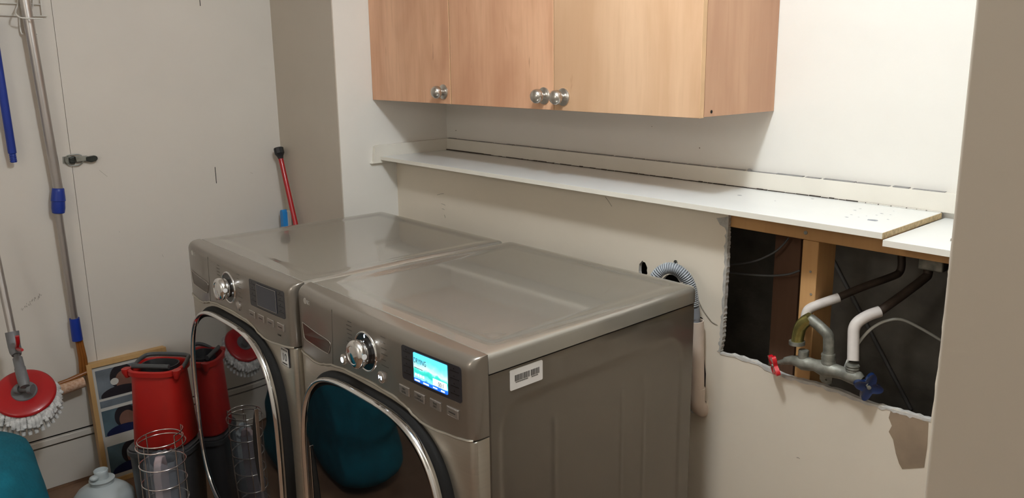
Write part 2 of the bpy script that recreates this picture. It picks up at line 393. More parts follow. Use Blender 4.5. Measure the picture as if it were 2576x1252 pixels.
obj('plaster_blob', poly_solid([xz(*p) for p in ((1803, 548), (1834, 545), (1832, 590), (1824, 572), (1812, 565))], [], 'y', YL-.0016, .0018), M['torn'], ll2)
random.seed(5); bm = bmesh.new()
for (u, v, du, dv) in ((1110, 512, 10, 4), (1112, 525, 6, 2), (1523, 495, 16, 24), (1100, 490, 16, -3), (2004, 1150, 8, 3), (1118, 540, 2, 8)):
    a = at(u, v, YL-.0004); b = at(u+du, v+dv, YL-.0004); tube(bm, [a, (a+b)/2+Vector((0, 0, .001)), b], .0006, 5)
obj('scuff_marks', bm, M['scuff'], ll2)
random.seed(6); bm = bmesh.new()
for i in range(26):
    t = i/25; u = 55+50*t+random.uniform(-3, 3); v = 775-38*t+random.uniform(-4, 4)
    a = atx(u, v, XL+.0004); b = atx(u+random.uniform(-3, 3), v+random.uniform(2, 6), XL+.0004); tube(bm, [a, b], .0005, 5)
for (u, v, du, dv) in ((299, 583, 3, 0), (250, 428, 20, 16), (408, 640, 3, 6), (630, 434, 6, 2)):
    a = atx(u, v, XL+.0003); b = atx(u+du, v+dv, XL+.0003); tube(bm, [a, b], .0004, 5)
obj('scuff_marks', bm, M['scuff'], wl)
bm = bmesh.new()
for u, v, r in ((1147, 328, .002), (1760, 372, .0018), (1640, 318, .0012)):
    p = at(u, v, 0); lathe(bm, [(r, 0), (r, .0008), (0, .0008)], p, (0, -1, 0), 10)
obj('wall_specks', bm, M['scuff'], bpy.data.objects['wall_back'])

# ------------------------------------------------------------------ framing in the wall cavity
tag(obj('top_plate', B((1.55, -.2345, 1.094, 2.653, -.146, 1.131)), M['lumber'], bevel=.002), 'pine ledger board running along under the white counter above the hole', 'lumber')
n = at(2027, 585, -.235); obj('nail', L([(.0045, 0), (.0045, .0015), (.002, .0018), (0, .001)], n+Vector((0, 0, -.0)), (0, -1, 0), 14), M['latch'], bpy.data.objects['top_plate'])
tag(obj('shim_board', B((1.55, -.2345, 1.1312, 2.203, -.146, 1.1445)), M['lumber']), 'thin wood shim between the pine ledger and the upper white counter board', 'lumber')
tag(obj('wall_stud', B((1.981, -.2345, 0, 2.021, -.146, 1.0935)), M['lumber'], bevel=.0025), 'bright pine wall stud standing behind the valves in the hole', 'lumber', 'studs in the wall cavity')
tag(obj('wall_stud', B((1.786, -.02, 0, 1.862, .0745, 1.1275)), M['oldlumber'], bevel=.002), 'dark reddish stud in shade at the back of the hole, left of the pine stud', 'lumber', 'studs in the wall cavity')
for u, v in ((2039, 683), (2040, 740), (2037, 790)): obj('nail', L([(.003, 0), (.003, .0008), (0, .001)], at(u, v, -.235), (0, -1, 0), 10), M['scuff'], bpy.data.objects['wall_stud'])

# ------------------------------------------------------------------ counter ledge
ZS, TS, YF_ = 1.1584, .0132, -.3278
cb = thing('counter_board', 'long white laminate counter ledge running along the wall under the wall cabinets', 'counter', (XN, YF_, ZS-TS))
def cbx(*a): return tuple(v-(XN, YF_, ZS-TS)[i % 3] for i, v in enumerate(a))
obj('board', B(cbx(XN+.0175, YF_+.0006, ZS-TS, 2.2050, -.0160, ZS)), M['counter'], cb)
obj('front_edging', B(cbx(XN+.0175, YF_, ZS-TS, 2.2050, YF_+.0006, ZS-.0002)), M['cedge'], cb)
obj('raw_cut_end', B(cbx(2.2050, YF_+.0002, ZS-TS+.0001, 2.2064, -.0165, ZS-.0003)), M['particle'], cb, label='raw particle board cut end')
random.seed(9)
def shelfpt(u, v):
    d = FW+RT*((u-PU)/FPX)-UP*((v-PV)/FPX); t = (ZS-CZ)/d.z; return Vector((CX, CY, CZ))+d*t
for u, v, rx in ((2130, 546, .005), (2142, 540, .0035), (2151, 529, .004), (2164, 525, .0035), (2196, 554, .0145), (2218, 537, .0045), (2205, 541, .003), (2234, 552, .003), (1860, 491, .007), (2044, 500, .006), (2180, 543, .002), (1950, 505, .003), (2240, 540, .0025), (2160, 546, .0025), (2248, 531, .002)):
    p = shelfpt(u, v)-Vector((XN, YF_, ZS-TS)); k = []
    bm = bmesh.new(); k = [bm.verts.new((p.x+rx*math.cos(a)*random.uniform(.7, 1.2), p.y+rx*.7*math.sin(a)*random.uniform(.7, 1.2), ZS-(ZS-TS)+.00025)) for a in [2*math.pi*i/12 for i in range(12)]]
    bm.faces.new(k); obj('stain', bm, M['stain'], cb)
lb = thing('counter_board', 'short lower white counter board beyond the cut, beside the right wall', 'counter', (2.2092, -.3326, 1.1320))
obj('board', B((0, .0006, 0, .4435, .330, .0130)), M['counter'], lb)
obj('front_edging', B((0, 0, 0, .4435, .0006, .0128)), M['cedge'], lb)
# upstands
tag(obj('counter_upstand', B((XN, -.0145, 1.1590, 2.650, -.0005, 1.2053)), M['cedge'], bevel=.0012), 'long cream upstand strip along the back of the white counter', 'trim')
su = poly_solid([(-.3665, 1.1335), (-.0006, 1.1335), (-.0006, 1.2050), (-.3400, 1.2010), (-.3500, 1.196), (-.3560, 1.1400)], [], 'x', XN+.0004, .0165)
tag(obj('side_upstand', su, M['cedge'], bevel=.0008), 'short cream upstand strip at the left end of the counter, against the nook wall', 'trim')
# dirty broken bead between the counter and the upstand
random.seed(12); bm = bmesh.new(); x = XN+.012
while x < 2.13:
    l = random.uniform(.008, .035); h = random.uniform(.0014, .0035) if x < 2.0 else .002
    if x < .5: l, h = .03, .0042
    box(bm, x, -.0165-random.uniform(0, .0025), ZS+.0002, x+l, -.0146, ZS+h); x += l+(random.uniform(.0008, .004) if x > .5 else 0)
tag(obj('dried_sealant', bm, M['caulk']), 'dark broken line of old sealant in the joint behind the white counter', 'sealant')
random.seed(13); bm = bmesh.new(); x = XN+.02
while x < 2.2:
    l = random.uniform(.03, .09); box(bm, x, -.0135, 1.2054, x+l, -.0008, 1.2056+random.uniform(.0006, .0022)); x += l+random.uniform(.002, .012)
p = at(1884, 425, -.012); lathe(bm, [(.006, -.002), (.007, .003), (.003, .006), (0, .006)], Vector((p.x, -.008, 1.206)), (0, 0, 1), 10)
tag(obj('dust', bm, M['dust']), 'grey dust lying along the top of the cream upstand strip', 'dust', kind='stuff')
random.seed(14); bm = bmesh.new(); x = at(2160, 512, -.016).x
while x < at(2366, 538, -.016).x:
    l = random.uniform(.015, .035); box(bm, x, -.0205, ZS+.0003, x+l, -.0160, ZS+.0022); x += l+.003
tag(obj('sealant_bead', bm, M['whitewire']), 'shiny white sealant bead at the right end of the counter joint', 'sealant')

# ------------------------------------------------------------------ wall cabinets
YC, ZC, ZT = -.3401, 1.3735, 2.10
def rosette(parent, x, z, name='knob'):
    p = obj(name, L([(0, 0), (.0245, 0), (.0245, .003), (.021, .0055), (.0125, .0070), (.0100, .0090), (.0100, .0125), (.0140, .0155), (.0185, .0205), (.0208, .0275), (.0200, .0350), (.0160, .0415), (.0085, .0455), (0, .0465)], (x, 0, z), (0, -1, 0), 36), M['nickel'], parent, smooth=50)
    return p
def cabinet(x0, x1, label, doors):
    c = thing('wall_cabinet', label, 'cabinet', (x0, 0, ZC)); W = x1-x0; D = YC+.019
    bm = B((.001, D+.001, 0, .018, -.001, ZT-ZC), (W-.018, D+.001, 0, W-.001, -.001, ZT-ZC), (.018, D+.001, .004, W-.018, -.001, .020), (.018, D+.001, ZT-ZC-.016, W-.018, -.001, ZT-ZC), (.018, -.008, .02, W-.018, -.001, ZT-ZC-.016))
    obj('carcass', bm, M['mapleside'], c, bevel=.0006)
    for a, b, kx in doors:
        d = obj('door', B((a, YC, -.002, b, D-.0015, ZT-ZC)), M['maplepale' if a > .3 else 'maple'], c, bevel=.0012)
        e = obj('edge_band', B((b-.0006, YC+.0008, -.0015, b+.0002, D-.002, ZT-ZC-.001)), M['mapleedge'], d)
        k = rosette(d, kx, .0); k.location = (0, YC, 0)
    return c
X1, X2, X3 = .7620, 1.2467, 1.7500
kx1 = at(1116, 231, YC); kx2 = at(1369, 241, YC); kx3 = at(1417, 244, YC)
c1 = cabinet(XN+.001, X1-.002, 'single door maple wall cabinet at the left against the nook wall', [(.0, X1-XN-.006, kx1.x-XN-.001)])
c2 = cabinet(X1+.001, X3, 'double door maple wall cabinet at the right, with two knobs side by side', [(.0, X2-X1-.0020, kx2.x-X1-.001), (X2-X1+.0012, X3-X1-.001, kx3.x-X1-.001)])
for c, zz in ((c1, [kx1.z]), (c2, [kx2.z, kx3.z])):
    ds = [d for d in c.children if d.name.startswith('door')]
    for d, z in zip(ds, zz):
        for k in d.children:
            if k.name.startswith('knob'): k.location.z = z-ZC
h = atx(1790, 281, X3); obj('screw_hole', L([(.0042, 0), (.0042, .0006), (0, .0006)], (X3-X1-.001-.0004, h.y, h.z-ZC), (1, 0, 0), 14), M['gap'], c2)
obj('filler_strip', B((X1-.0035-X1-.001, YC+.004, 0, X1-.0005-X1-.001, YC+.01, ZT-ZC)), M['mapleedge'], c2)

# ------------------------------------------------------------------ laundry machines
W_, H_ = .686, .9795
def Fx(x): return -(.683+.014*(1-((x-.343)/.343)**2))
def rnd(d, r): return r*(1-math.sqrt(max(0, 1-((r-d)/r)**2))) if d < r else 0
LOW = [(0, .816), (.03, .812), (.085, .809), (.115, .811), (.145, .819), (.185, .829), (.25, .837), (.36, .841), (.44, .837), (.48, .829), (.515, .815), (.54, .809), (.575, .808), (.63, .812), (.686, .8175)]
def lowz(x):
    for (a, za), (b, zb) in zip(LOW, LOW[1:]):
        if x <= b: t = (x-a)/(b-a); t = t*t*(3-2*t); return za+(zb-za)*t
    return LOW[-1][1]
def front_y(x, z):
    y = Fx(x)+rnd(min(x, W_-x), .016)
    if z > .957: y += rnd(H_-z, .0225)*.95
    return min(y, -.6425)
def sup(t, hw, hh, n=3.35): c, s = math.cos(t), math.sin(t); return hw*math.copysign(abs(c)**(2/n), c), hh*math.copysign(abs(s)**(2/n), s)
def grid_bm(rows, close_back=None):
    bm = bmesh.new(); V = [[bm.verts.new(p) for p in r] for r in rows]
    for a, b in zip(V, V[1:]):
        for j in range(len(a)-1):
            try: bm.faces.new((a[j], a[j+1], b[j+1], b[j]))
            except ValueError: pass
    return bm, V
XS = [0, .0006, .002, .004, .007, .011, .016]+[.016+(W_-.032)*i/48 for i in range(1, 48)]+[W_-.016, W_-.011, W_-.007, W_-.004, W_-.002, W_-.0006, W_]
def console_bm():
    rows = []
    for x in XS:
        zl = lowz(x); zs = [zl+(.950-zl)*i/8 for i in range(9)]+[.957, .961, .965, .968, .971, .974, .9765, .9785, H_]
        r = [(x, -.6425, zl), (x, front_y(x, .9)+.010, zl), (x, front_y(x, .9)+.0015, zl+.0004)]+[(x, front_y(x, z) if i else front_y(x, z), z+(.0015 if i == 0 else 0)) for i, z in enumerate(zs)]+[(x, -.6425, H_), (x, -.6425, zl)]
        rows.append(r)
    bm, V = grid_bm(rows)
    bmesh.ops.remove_doubles(bm, verts=bm.verts[:], dist=1e-5)
    bmesh.ops.holes_fill(bm, edges=[e for e in bm.edges if e.is_boundary], sides=0)
    return bm
def front_panel_bm():
    rows = []
    for x in XS:
        y = Fx(x)+rnd(min(x, W_-x), .010)+.0022
        zl = lowz(x)-.003; rows.append([(x, -.6425, zl), (x, y+.004, zl), (x, y+.001, zl-.001), (x, y, zl-.004)]+[(x, y, .06+(zl-.064)*(1-i/10)) for i in range(1, 11)]+[(x, -.6425, .06), (x, -.6425, zl)])
    bm, V = grid_bm(rows); bmesh.ops.remove_doubles(bm, verts=bm.verts[:], dist=1e-5)
    bmesh.ops.holes_fill(bm, edges=[e for e in bm.edges if e.is_boundary], sides=0)
    return bm
def sstep(a, b, t): t = max(0, min(1, (t-a)/(b-a))); return t*t*(3-2*t)
def lid_bm():
    x0, x1, y0, y1 = -.001, W_+.001, -.6418, .013; n = 64; r = .012; rc = .022
    xs = [x0+(x1-x0)*i/n for i in range(n+1)]; ys = [y0+(y1-y0)*i/n for i in range(n+1)]
    def den(a, b, e): return [a+d for d in (0, .0007, .002, .004, .007, r)]+[a+r+(b-a-2*r)*i/56 for i in range(1, 56)]+[b-d for d in (r, .007, .004, .002, .0007, 0)]
    xs = den(x0, x1, 0); ys = [y0, y0+.0008, y0+.002]+[y0+.004+(y1-y0-.016)*i/60 for i in range(61)]+[y1-.007, y1-.004, y1-.002, y1-.0007, y1]
    rows = []
    for x in xs:
        row = []
        for y in ys:
            z = H_-rnd(min(x-x0, x1-x), r)-rnd(y1-y, r)-rnd(y-y0, .002)
            d = min(x-x0-.045, x1-x-.045, y1-y-.040, y-y0-.045)
            # rounded inset recess
            z -= .0028*sstep(-.004, .010, d)+.0006*sstep(0, .003, .0015-abs(d-.018))
            px, py = x, y
            # round the plan corners at the back
            for cx, sx in ((x0+rc, -1), (x1-rc, 1)):
                if (x-cx)*sx > 0 and y > y1-rc:
                    dx, dy = (x-cx)*sx, y-(y1-rc); m_ = max(dx, dy); l = math.hypot(dx, dy)
                    if l > 1e-9: k = m_/l; px, py = cx+sx*dx*k, y1-rc+dy*k
            row.append((px, py, max(z, H_-.022)))
        rows.append(row)
    bm, V = grid_bm(rows)
    be = [e for e in bm.edges if e.is_boundary]
    g = bmesh.ops.extrude_edge_only(bm, edges=be)
    vs = [v for v in g['geom'] if isinstance(v, bmesh.types.BMVert)]
    for v in vs: v.co.z = .9405
    g = bmesh.ops.extrude_edge_only(bm, edges=[e for e in bm.edges if e.is_boundary])
    for v in [v for v in g['geom'] if isinstance(v, bmesh.types.BMVert)]:
        v.co.x += .006 if v.co.x < W_/2 else -.006; v.co.y += -.018 if v.co.y > -.3 else .001
    bmesh.ops.holes_fill(bm, edges=[e for e in bm.edges if e.is_boundary], sides=0)
    return bm
def side_grid(x, sgn):
    """embossed side sheet, rounded rectangle with vertical ribs"""
    ys = [-.6405+.0004*0+.6405*i/150 for i in range(151)]; zs = [.03+.905*i/110 for i in range(111)]; rows = []
    for y in ys:
        row = []
        for z in zs:
            d = 1e9; a, b, c, e, rr_ = -.612, -.045, .12, .866, .06
            qx = abs(y-(a+b)/2)-(b-a)/2+rr_; qz = abs(z-(c+e)/2)-(e-c)/2+rr_
            sd = math.hypot(max(qx, 0), max(qz, 0))+min(max(qx, qz), 0)-rr_
            h = -.0030*sstep(.006, -.006, sd)
            for yr, w in ((-.466, .006), (-.256, .004), (-.178, .004)):
                if z < .80: h += .0016*math.exp(-((y-yr)/w)**2)*sstep(.82, .78, z)
            h -= rnd(.935-z, .003)+rnd(y+.6405, .004)
            row.append((x+sgn*h, y, z))
        rows.append(row)
    return grid_bm(rows)[0]

def machine(root_name, label, x0, y0, dryer):
    t = thing(root_name, label, 'dryer' if dryer else 'washing machine', (x0, y0, 0))
    P = lambda n, bm, m, par=t, **k: obj(n, bm, m, par, **k)
    # carcass
    P('body', B((.006, -.6400, .025, W_-.006, -.006, .9385)), M['gap'])
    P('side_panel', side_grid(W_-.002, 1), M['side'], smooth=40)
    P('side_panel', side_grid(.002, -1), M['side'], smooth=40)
    P('back_panel', B((.003, -.0058, .03, W_-.003, 0, .938)), M['side'])
    for fx in (.05, W_-.05):
        for fy in (-.06, -.60): P('foot', L([(.02, 0), (.022, .006), (.012, .010), (.012, .0255), (0, .0255)], (fx, fy, 0), (0, 0, 1), 20), M['black'], smooth=40)
    P('top_panel', lid_bm(), M['steel'], smooth=50)
    P('console', console_bm(), M['console'], smooth=35)
    con = [c for c in t.children if c.name.startswith('console')][0]
    P('front_panel', front_panel_bm(), M['front'], smooth=35)
    # door: gasket, chrome ring, glass, handle
    cx, cz, hw, hh = .341, .489, .296, .331
    N = 96; ts = [2*math.pi*i/N for i in range(N)]
    dY = -.700
    bm = bmesh.new(); rings = []
    for (k, y) in ((1.020, -.675), (1.020, -.6965), (1.010, -.7010), (.985, -.7060)):
        rings.append([bm.verts.new((cx+sup(a, hw*k, hh*k)[0], y, cz+sup(a, hw*k, hh*k)[1])) for a in ts])
    for a, b in zip(rings, rings[1:]):
        for j in range(N): bm.faces.new((a[j], a[(j+1) % N], b[(j+1) % N], b[j]))
    bm.faces.new(rings[-1])
    door = P('door', bm, M['gap'], smooth=40)
    bm = bmesh.new(); prof = [(.990, -.7065), (.993, -.7130), (.990, -.7190), (.982, -.7225), (.973, -.7230), (.964, -.7205), (.958, -.7165)]
    rings = [[bm.verts.new((cx+sup(a, hw*k, hh*k)[0], y, cz+sup(a, hw*k, hh*k)[1])) for a in ts] for k, y in prof]
    for a, b in zip(rings, rings[1:]+rings[:1]):
        for j in range(N): bm.faces.new((a[j], a[(j+1) % N], b[(j+1) % N], b[j]))
    obj('chrome_ring', bm, M['chrome'], door, smooth=60)
    bm = bmesh.new(); rings = []
    def gy(k): return -.7165-.006*(1-(k/.95)**2)
    for k in (.955, .94, .90, .84, .74, .62, .48, .32, .16):
        rings.append([bm.verts.new((cx+sup(a, hw*k, hh*k, 2+(k/.955)**3)[0], gy(k), cz+sup(a, hw*k, hh*k, 2+(k/.955)**3)[1])) for a in ts])
    for a, b in zip(rings, rings[1:]):
        for j in range(N): bm.faces.new((a[j], a[(j+1) % N], b[(j+1) % N], b[j]))
    c = bm.verts.new((cx, gy(0), cz))
    for j in range(N): bm.faces.new((rings[-1][j], rings[-1][(j+1) % N], c))
    obj('door_glass', bm, M['doorglass'], door, smooth=80)
    hx = .515 if not dryer else .096; z0, z1 = (.372, .612) if not dryer else (.24, .604)
    kk = abs(hx-cx)/hw
    yh = gy(min(kk*1.0, .93))
    obj('handle', B((hx-.0012, yh-.0045, z0, hx+.0012, yh+.004, z1)), M['chrome'], door, bevel=.001)
    pk = []
    s = 1 if dryer else -1
    for i in range(21):
        z = z0+(z1-z0)*i/20; tt = 1-abs(2*i/20-1)**2.2; pk.append((hx+s*(.003+.030*tt), z))
    pk = [(hx+s*.0025, z0), ]+pk+[(hx+s*.0025, z1)]
    obj('handle_pocket', poly_solid(pk, [], 'y', yh-.0025, .006), M['gap'], door)
    tr_ = [(x_, front_y(x_, .9)-.0004, lowz(x_)-.0004) for x_ in XS[3:-3]]
    obj('console_trim', T(tr_, .0030, 10), M['front'], con, smooth=60)
    # detergent-drawer grip on the console
    fy = lambda x: Fx(x)
    rec = [(.030, .893), (.10, .888), (.176, .884), (.1765, .868), (.170, .856), (.160, .851), (.10, .851), (.045, .853), (.034, .862)]
    gr = obj('drawer_grip', poly_solid([(x, z) for x, z in rec], [], 'y', Fx(.1)-.0012, .004), M['grip'], con)
    for v in gr.data.vertices: v.co.y += Fx(v.co.x)-Fx(.1)
    bm = bmesh.new(); tube(bm, smoothpts([(x, Fx(x)-.0012, z) for x, z in rec+[rec[0]]], 4), .0011, 8); obj('grip_trim', bm, M['btnrim'], con, smooth=60)
    bm = bmesh.new(); tube(bm, [(.196, Fx(.19)-.0001, .965), (.192, Fx(.19)-.0001, .90), (.186, Fx(.19)-.0001, .83)], .0004, 6); obj('panel_seam', bm, M['gap'], con)
    # knob
    kx, kz = .341, .9055; yk = Fx(kx)
    k = obj('dial', L([(.046, .001), (.046, -.002)], (kx, yk, kz), (0, -1, 0)), M['blackgloss'], con) if False else None
    pl = obj('dial_plate', L([(0, .0018), (.0415, .0018), (.0415, -.001)], (kx, yk, kz), (0, -1, 0), 48), M['blackgloss'], con, smooth=40)
    obj('dial_ring', L([(.0400, .0005), (.0405, .0026), (.0425, .0032), (.0445, .0024), (.0450, 0)], (kx, yk, kz), (0, -1, 0), 48), M['chrome'], con, smooth=60)
    kb = obj('dial', L([(.0265, .001), (.0275, .006), (.0275, .010), (.0255, .0115), (.0262, .013), (.0300, .0145), (.0312, .018), (.0312, .026), (.0295, .0305), (.0255, .0335), (.0205, .0338), (.0190, .0325), (.0100, .0340), (0, .0345)], (kx, yk, kz), (0, -1, 0), 56), M['chrome'], con, smooth=35)
    if dryer: obj('dial_light', B((kx-.0018, yk-.0026, kz+.0315, kx+.0018, yk-.0016, kz+.0385)), M['glow'], pl, bevel=.0006)
    obj('dial_marker', L([(0, .0005), (.006, .0005), (.006, 0)], (kx+.0312, yk-.022, kz+.002), (1, 0, .05), 20), M['white'], kb)
    # buttons
    def rb(bx, bz, r, sym=None):
        b = obj('round_button', L([(r, 0), (r, .0035), (r*.86, .005), (0, .0052)], (bx, Fx(bx), bz), (0, -1, 0), 28), M['btnrim'], con, smooth=50)
        return b
    b1 = rb(.402, .866, .0135)
    if dryer:
        y = Fx(.402)-.0056
        obj('play_symbol', poly_solid([(.3955, .862), (.4015, .866), (.3955, .870)], [], 'y', y, .0008), M['glow'], b1)
        obj('pause_symbol', B((.4035, y, .862, .4048, y+.0008, .870), (.4065, y, .862, .4078, y+.0008, .870)), M['glow'], b1)
    b2 = rb(.243, .860, .0125)
    if dryer:
        y = Fx(.243)-.0056; bm = bmesh.new()
        tube(bm, [(.243+.0048*math.cos(a), y, .860+.0058*math.sin(a)) for a in [2*math.pi*i/20 for i in range(20)]], .0008, 6, closed=True)
        box(bm, .2424, y-.0004, .8575, .2436, y+.0004, .8625); obj('power_symbol', bm, M['glow'], b2)
    names = ('DRY\nLEVEL', 'TEMP\nCONTROL', 'TIME\nDRY', None)
    for i, bx in enumerate((.4835, .5335, .5835, .6340)):
        yb_ = Fx(bx)+.0004
        b = obj('push_button', B((bx-.0180, yb_-.0028, .8525, bx+.0180, yb_+.002, .8715)), M['btnrim'], con, bevel=.0012)
        obj('button_face', B((bx-.0165, yb_-.0036, .8538, bx+.0165, yb_-.0020, .8702)), M['btn'], b, bevel=.0008)
        if dryer and names[i]: text('button_lettering', names[i], .0062, (bx, yb_-.0037, .8628), FR, M['print'], b, align='CENTER')
        else:
            obj('button_print', B((bx-.010, yb_-.0040, .8605, bx+.010, yb_-.0036, .8630)), M['print'], b)
    # display: smoked panel, screen
    px0, px1, pz0, pz1 = .4785, .6600, .8870, .9585; yy = Fx(.57)-.0012
    def rrect(x0, x1, z0, z1, r, n=5):
        o = []
        def fin(o):
            k = []
            for i, p in enumerate(o):
                q = o[(i+1) % len(o)]; m_ = max(1, int(abs(q[0]-p[0])/.008))
                k += [(p[0]+(q[0]-p[0])*t/m_, p[1]+(q[1]-p[1])*t/m_) for t in range(m_)]
            return k
        for cx_, cz_, a0 in ((x1-r, z1-r, 0), (x0+r, z1-r, 90), (x0+r, z0+r, 180), (x1-r, z0+r, 270)):
            for i in range(n+1): a = R(a0+90*i/n); o.append((cx_+r*math.cos(a), cz_+r*math.sin(a)))
        return fin(o)
    dp = obj('display_panel', poly_solid(rrect(px0, px1, pz0, pz1, .006, 8), [], 'y', yy, .006), M['lcdpanel'], con)
    # follow the slight bow and the top rounding of the console
    sx0, sx1, sz0, sz1 = .5185, .6215, .8935, .9530
    sc = obj('screen', poly_solid(rrect(sx0, sx1, sz0, sz1, .002, 3), [], 'y', yy-.0008, .0012), M['lcd'] if dryer else M['lcdoff'], dp)
    for xa, xb in ((.484, .508), (.630, .654)):
        bm = bmesh.new()
        for zc_ in (.950, .935, .920, .905):
            box(bm, xa, yy-.0003, zc_-.0045, xb, yy+.0002, zc_-.0030); box(bm, xa+.009, yy-.0003, zc_+.0005, xa+.011, yy+.0002, zc_+.0025)
        obj('panel_print', bm, M['blackgloss'], dp)
    ys_ = yy-.0012
    if dryer:
        text('screen_lettering', 'DRYING', .0150, (.5205, ys_-.0006, .9330), FR, M['print'], sc, sx=.72, depth=.0001)
        text('screen_lettering', '00:1', .0125, (.5955, ys_-.0006, .9040), FR, M['print'], sc, sx=.80, depth=.0001)
        obj('screen_digits_field', B((.5790, ys_, .9020, .6205, ys_+.0006, .9155)), M['lcdwhite'], sc)
        bm = bmesh.new(); box(bm, .5190, ys_, .8940, .6212, ys_+.0006, .9003); obj('screen_bar', bm, M['lcdblue'], sc)
        obj('screen_marks', B((.522, ys_-.0003, .8955, .538, ys_, .8985), (.549, ys_-.0003, .8955, .566, ys_, .8985), (.579, ys_-.0003, .8962, .592, ys_, .8985), (.603, ys_-.0003, .8955, .614, ys_, .8985), (.523, ys_-.0003, .906, .528, ys_+.0005, .911), (.531, ys_-.0003, .906, .536, ys_+.0005, .911), (.539, ys_-.0003, .906, .544, ys_+.0005, .911), (.547, ys_-.0003, .906, .552, ys_+.0005, .911)), M['lcdwhite'], sc)
        obj('screen_line', B((.5205, ys_-.0001, .9222, .5480, ys_+.0003, .9232)), M['print'], sc)
    else:
        bm = bmesh.new(); tube(bm, [(x, yy-.0009, z) for x, z in rrect(sx0+.001, sx1-.001, sz0+.001, sz1-.001, .002)], .0005, 6, closed=True); obj('screen_border', bm, M['btnrim'], sc)
    for part in [dp]+list(dp.children)+list(sc.children):      # bend the display with the bow of the console
        lx = part.location.x
        for v in part.data.vertices:
            dy = Fx(min(v.co.x+lx, .66))-Fx(.57)
            if lx: v.co.z -= dy
            else: v.co.y += dy
    # printed cycle names left and right of the dial
    random.seed(21); bm = bmesh.new()
    for i in range(9):
        z = .955-.0095*i; wd = random.uniform(.014, .026); xr_ = .285-.0025*abs(i-4)*0
        if z > .88: box(bm, xr_-wd, Fx(.27)-.0004, z, xr_, Fx(.27)+.0006, z+.0019)
    obj('cycle_print', bm, M['faint'], con); bm = bmesh.new()
    for i in range(7):
        z = .955-.0125*i; wd = random.uniform(.016, .028); box(bm, .402, Fx(.42)-.0004, z, .402+wd, Fx(.42)+.0006, z+.0019)
    obj('cycle_print', bm, M['faint'], con)
    lt = obj('brand_disc', L([(.0075, 0), (.0075, .0008), (0, .0009)], (.052, Fx(.055)+rnd(.052, .016)+.0005, .9515), (0, -1, 0), 24), M['logogrey'], con)
    text('brand_lettering', 'LG', .0135, (.063, Fx(.07)-.0002, .9468), FR, M['logogrey'], con)
    if not dryer:
        text('console_lettering', 'TrueBalance', .0085, (.592, Fx(.62)-.0002, .8355), FR, M['print'], con, sx=.9)
        yb_ = Fx(.645)+.0008
        st = obj('warranty_sticker', B((.6175, yb_-.0006, .7590, .6610, yb_+.002, .8090)), M['lcdpanel'], t)
        obj('sticker_field', B((.6190, yb_-.0010, .7605, .6595, yb_-.0003, .8075)), M['logogrey'], st)
        text('sticker_lettering', '10', .0285, (.6390, yb_-.0011, .7735), FR, M['print'], st, align='CENTER', sx=.95)
        text('sticker_lettering', 'DD MOTOR', .0070, (.6392, yb_-.0011, .7995), FR, M['print'], st, align='CENTER', sx=.85)
        text('sticker_lettering', 'WARRANTY', .0055, (.6392, yb_-.0011, .7640), FR, M['print'], st, align='CENTER', sx=.9)
    else:
        # white bar-code label on the side sheet
        yo, xo = -y0, W_-.0012
        s0 = Vector((xo, -1.0060-y0, .8905)); lab = obj('barcode_label', poly_solid([(v[0]+s0.y, v[1]+s0.z) for v in rrect(0, .0855, 0, .0410, .003)], [], 'x', xo-.002, .0024), M['white'], t)
        random.seed(33); bm = bmesh.new(); y = s0.y+.012
        while y < s0.y+.076:
            wd = random.choice((.0006, .0009, .0014)); 
            if not (.0510 < y-s0.y < .0535): box(bm, xo+.0004, y, s0.z+.0165, xo+.0007, y+wd, s0.z+.0290)
            y += wd+random.choice((.0006, .0010))
        obj('barcode', bm, M['print'], lab)
        bm = bmesh.new(); y = s0.y+.014; random.seed(34)
        while y < s0.y+.072:
            if not (s0.y+.046 < y < s0.y+.055): box(bm, xo+.0004, y, s0.z+.0128, xo+.0006, y+.0011, s0.z+.0155)
            y += .0018
        obj('label_print', bm, M['print'], lab)
    return t
wash = machine('washing_machine', 'graphite front-loading washing machine at the left, its screen dark', .4324, -.4319, False)
dry = machine('tumble_dryer', 'graphite tumble dryer at the right with its blue screen lit', 1.1262, -.4178, True)

# ------------------------------------------------------------------ drain: hose, standpipe
hs = thing('drain_hose', 'grey corrugated drain hose looping over behind the dryer into the beige pipe', 'hose')
c0 = [at(1622, 790, -.355), at(1634, 730, -.35), at(1652, 692, -.345), at(1672, 676, -.335), at(1697, 675, -.325), at(1720, 690, -.315), at(1735, 714, -.305), at(1742, 745, -.298), at(1745, 772, -.293)]
cp = smoothpts(c0, 14); rad = []; pp = []
acc = 0; per = .0052
tot = [0]
for a, b in zip(cp, cp[1:]): tot.append(tot[-1]+(b-a).length)
def along(s):
    for i in range(len(tot)-1):
        if s <= tot[i+1]: return cp[i].lerp(cp[i+1], (s-tot[i])/max(1e-9, tot[i+1]-tot[i]))
    return cp[-1]
nr = int(tot[-1]/per); rib = []; rr_ = []
for i in range(nr*4): s = i*per/4; rib.append(along(s)); rr_.append((.0152, .0152, .0125, .0125)[i % 4])
bm = bmesh.new(); tube(bm, rib, rr_, 20)
for f in bm.faces:
    d = min((v.co-along(0)).length for v in f.verts)
obj('corrugated_hose', bm, M['hose'], hs, smooth=70)
ins = [p for p in [along(i*.006) for i in range(int(tot[-1]/.006))]]
bm = bmesh.new(); tube(bm, ins, .0131, 16); obj('hose_core', bm, M['hosedark'], hs, smooth=70)
gd = [at(1638, 708, -.335), at(1655, 690, -.333), at(1680, 683, -.327), at(1703, 692, -.320), at(1717, 708, -.315)]
obj('hose_guide', T(smoothpts(gd, 8), .0052, 10), M['cuff'], hs, smooth=60, label='pale smooth plastic guide under the hose')
p1, p2 = at(1745, 772, -.293), at(1749, 818, -.283)
